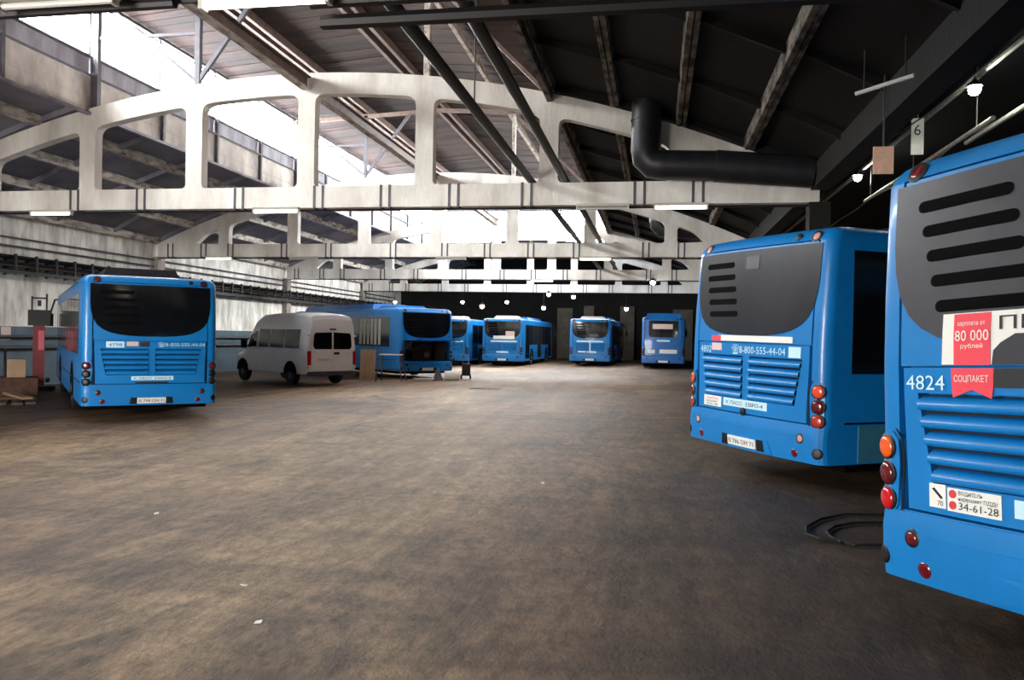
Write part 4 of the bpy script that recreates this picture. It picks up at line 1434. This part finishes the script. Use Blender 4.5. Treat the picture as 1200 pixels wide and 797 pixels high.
# hose on the floor beside the nearest bus
h1 = []
for a, b in ((1075, 603), (1030, 605), (990, 604), (962, 609), (945, 618), (945, 626), (962, 632), (985, 634), (1002, 640), (1035, 640), (1075, 638)):
    q = at_floor(a, b)
    q = _f + _r * ((a - 600) / F_PX) + _u * ((398.5 - b) / F_PX)
    s = (floor_z(1.0) + .02 - EYE) / q.z
    h1.append((q.x * s, q.y * s, floor_z(q.x * s) + .018))
h2 = []
for a, b in ((1080, 613), (1030, 614), (1000, 614), (978, 618), (969, 624), (974, 630), (986, 636)):
    q = _f + _r * ((a - 600) / F_PX) + _u * ((398.5 - b) / F_PX)
    s = (floor_z(1.0) + .02 - EYE) / q.z
    h2.append((q.x * s, q.y * s, floor_z(q.x * s) + .018))
link('air_hose', MB().tube(h1 + h2, .013, 8).mesh('air_hose', M_RUBBER, True), label='black air hose looped twice on the floor by the nearest bus', cat='hose')
for x, y, lab in ((183, 609, 'white scrap of paper on the floor, farthest left of the scraps'), (286, 701, 'white scrap of paper in the near left floor, the larger one'),
                  (302, 748, 'small white scrap of paper nearest the lower edge'), (636, 577, 'white scrap of paper in the middle of the floor')):
    p = at_floor(x, y)
    link('paper_scrap', MB().add([(-.022, -.014, 0), (.018, -.02, .004), (.024, .014, .01), (-.014, .02, .003), (-.022, -.014, .003), (.018, -.02, .007), (.024, .014, .013), (-.014, .02, .006)],
                                 [(0, 1, 2, 3), (7, 6, 5, 4), (0, 4, 5, 1), (1, 5, 6, 2), (2, 6, 7, 3), (3, 7, 4, 0)]).mesh('paper_scrap', M_WHITE),
         loc=(p.x, p.y, floor_z(p.x) + .002), rot=(0, 0, x), label=lab, cat='paper', group='paper scraps on the floor')
p = at_floor(570, 457)
g = thing('drain_grate', 'dark drain grate in the floor of the far aisle', 'grate', (p.x, p.y, floor_z(p.x)), 0)
part('rim', MB().box(-.5, .5, -.3, -.26, -.01, .012).box(-.5, .5, .26, .3, -.01, .012).box(-.5, -.46, -.26, .26, -.01, .012).box(.46, .5, -.26, .26, -.01, .012), M_DKSTEEL, g)
for k in range(9):
    part('bar', MB().box(-.44 + .1 * k, -.39 + .1 * k, -.26, .26, -.01, .01), M_DKSTEEL, g)


# ---------------------------------------------------------------- the cable line over the right-hand row of buses
t = link('cable_pipe', MB().tube([(4.5, 7.5, 5.55), (4.5, 30, 5.58), (4.5, 50, 5.6)], .045, 8).mesh('cable_pipe', M_PIPEL, True), label='grey pipe running deep along the right column row, lamps below it', cat='pipe')
link('cable_pipe', MB().tube([(5.0, 7.0, 5.02), (5.0, 14.5, 5.02)], .04, 8).mesh('cable_pipe', M_PIPEL, True), label='pale pipe above the roof of the nearest bus', cat='pipe')
t = thing('cable_pipe', 'pale pipe hung beside the number 6 sign', 'pipe', (4.62, 12.4, 4.88))
part('tube', MB().tube([(0, 0, 0), (0, 7.1, .02)], .035, 8), M_PIPEL, t, True)
for y in (.6, 3.6, 6.6):
    part('hanger', MB().tube([(0, y, .02), (0, y, .92)], .01, 5), M_STEEL, t)


def sag(name, x0, za, zb, s, lab, y0=7.5, y1=30):
    pts = []
    for k in range(15):
        u = k / 14
        y = y0 + (y1 - y0) * u
        pts.append((x0 + .05 * sin(k * 2.1), y, za + (zb - za) * u - s * (1 - abs(((u * 3) % 1) * 2 - 1) ** 2)))
    link(name, MB().tube(pts, .012, 6).mesh(name, M_CABLE, True), label=lab, cat='cable')


sag('sagging_cable', 3.98, 5.52, 5.5, .1, 'sagging cable left of the grey pipe, the upper one')
sag('sagging_cable', 4.15, 5.4, 5.42, .12, 'sagging cable left of the grey pipe, the lower one')
sag('sagging_cable', 5.3, 5.3, 5.4, .1, 'sagging cable right of the lamps')
sag('sagging_cable', 3.82, 5.36, 5.34, .08, 'thin cable along the column heads', 8, 28)

for x, y, X, m_, lab, r in ((1142, 105, 4.4, M_LAMP, 'bright round lamp above the nearest bus', .085), (1005, 208, 4.4, M_LAMP, 'bright round lamp between the two nearest buses', .09)):
    q = _f + _r * ((x - 600) / F_PX) + _u * ((398.5 - y) / F_PX)
    s = X / q.x
    pendant(X, q.y * s, EYE + q.z * s, 5.72, m_, lab, r)

for x, y, X, wd, hh, m_, lab, ch in ((1075, 160, 4.33, .2, .62, M_SIGNW, 'white number 6 sign hanging from the grey pipe', '6'), (955, 243, 4.33, .26, .5, M_SIGNW, 'blank white sign above the second bus from the right', None)):
    q = _f + _r * ((x - 600) / F_PX) + _u * ((398.5 - y) / F_PX)
    s = X / q.x
    Y, Z = q.y * s, EYE + q.z * s
    g = thing('bay_sign', lab, 'sign', (X, Y, Z))
    part('board', MB().box(-wd / 2, wd / 2, -.012, .012, -hh / 2, hh / 2), m_, g)
    part('hanger', MB().bar((0, 0, hh / 2 - .01), (0, 0, 5.7 - Z), .02, .02), M_STEEL, g)
    if ch:
        vs, fs = text_mesh(ch, .26)
        m2 = MB()
        m2.v = [(a - .07, -.0135, b + .02) for a, b in vs]
        m2.f = list(fs)
        part('lettering', m2, M_INK, g)
q = px(1035, 188, 12.6)
g = thing('hanging_board', 'beige board hanging beside the corner of the nearest bus', 'board', q)
part('panel', MB().box(-.14, .14, -.015, .015, -.2, .2), M_SIGNO, g)
part('hanger', MB().bar((0, 0, .19), (.0, 0, 5.6 - q[2]), .02, .02), M_STEEL, g)
q = px(1192, 42, 10.3)
g = thing('cable_coil', 'reddish tangle of coiled cable at the upper right', 'cable', (4.75, 10.3, q[2]))
for k in range(5):
    a0 = random.uniform(0, 6)
    part('loop', MB().tube([(.18 * cos(a0 + u * .6) * (1 + .2 * sin(k)), .1 * sin(u * .6 + k), .17 * sin(a0 + u * .6)) for u in range(11)], .016, 6), M_COPPER if k < 2 else M_CABLE, g, True)
part('hook', MB().tube([(0, 0, .17), (-.16, 0, .2), (-.18, 0, 5.5 - q[2])], .015, 6), M_STEEL, g)
a, b = px(1003, 110, 11.7), px(1072, 88, 11.1)
g = thing('tube_lamp', 'unlit slanting tube lamp under the dark right roof', 'lamp', a)
d = Vector(b) - Vector(a)
part('tube', MB().tube([(0, 0, 0), d], .03, 8), M_TUBEOFF, g, True)
part('bracket', MB().tube([d * .15, d * .15 + Vector((0, 0, .555))], .012, 6).tube([d * .85, d * .85 + Vector((0, 0, .555))], .012, 6), M_DKSTEEL, g)

# pale pillars and window-like recesses on the far wall
for x, wd, z0, z1 in ((735, 1.1, 1.9, 4.2), (662, 1.2, 2.2, 4.0), (800, 1.5, 1.9, 4.0), (690, .8, 2.6, 4.2)):
    X = px(x, 380, Y1 - .1)[0]
    struct('pier', MB().box(X - wd / 2, X + wd / 2, Y1 - .2, Y1, 0, z1), M_PIER)
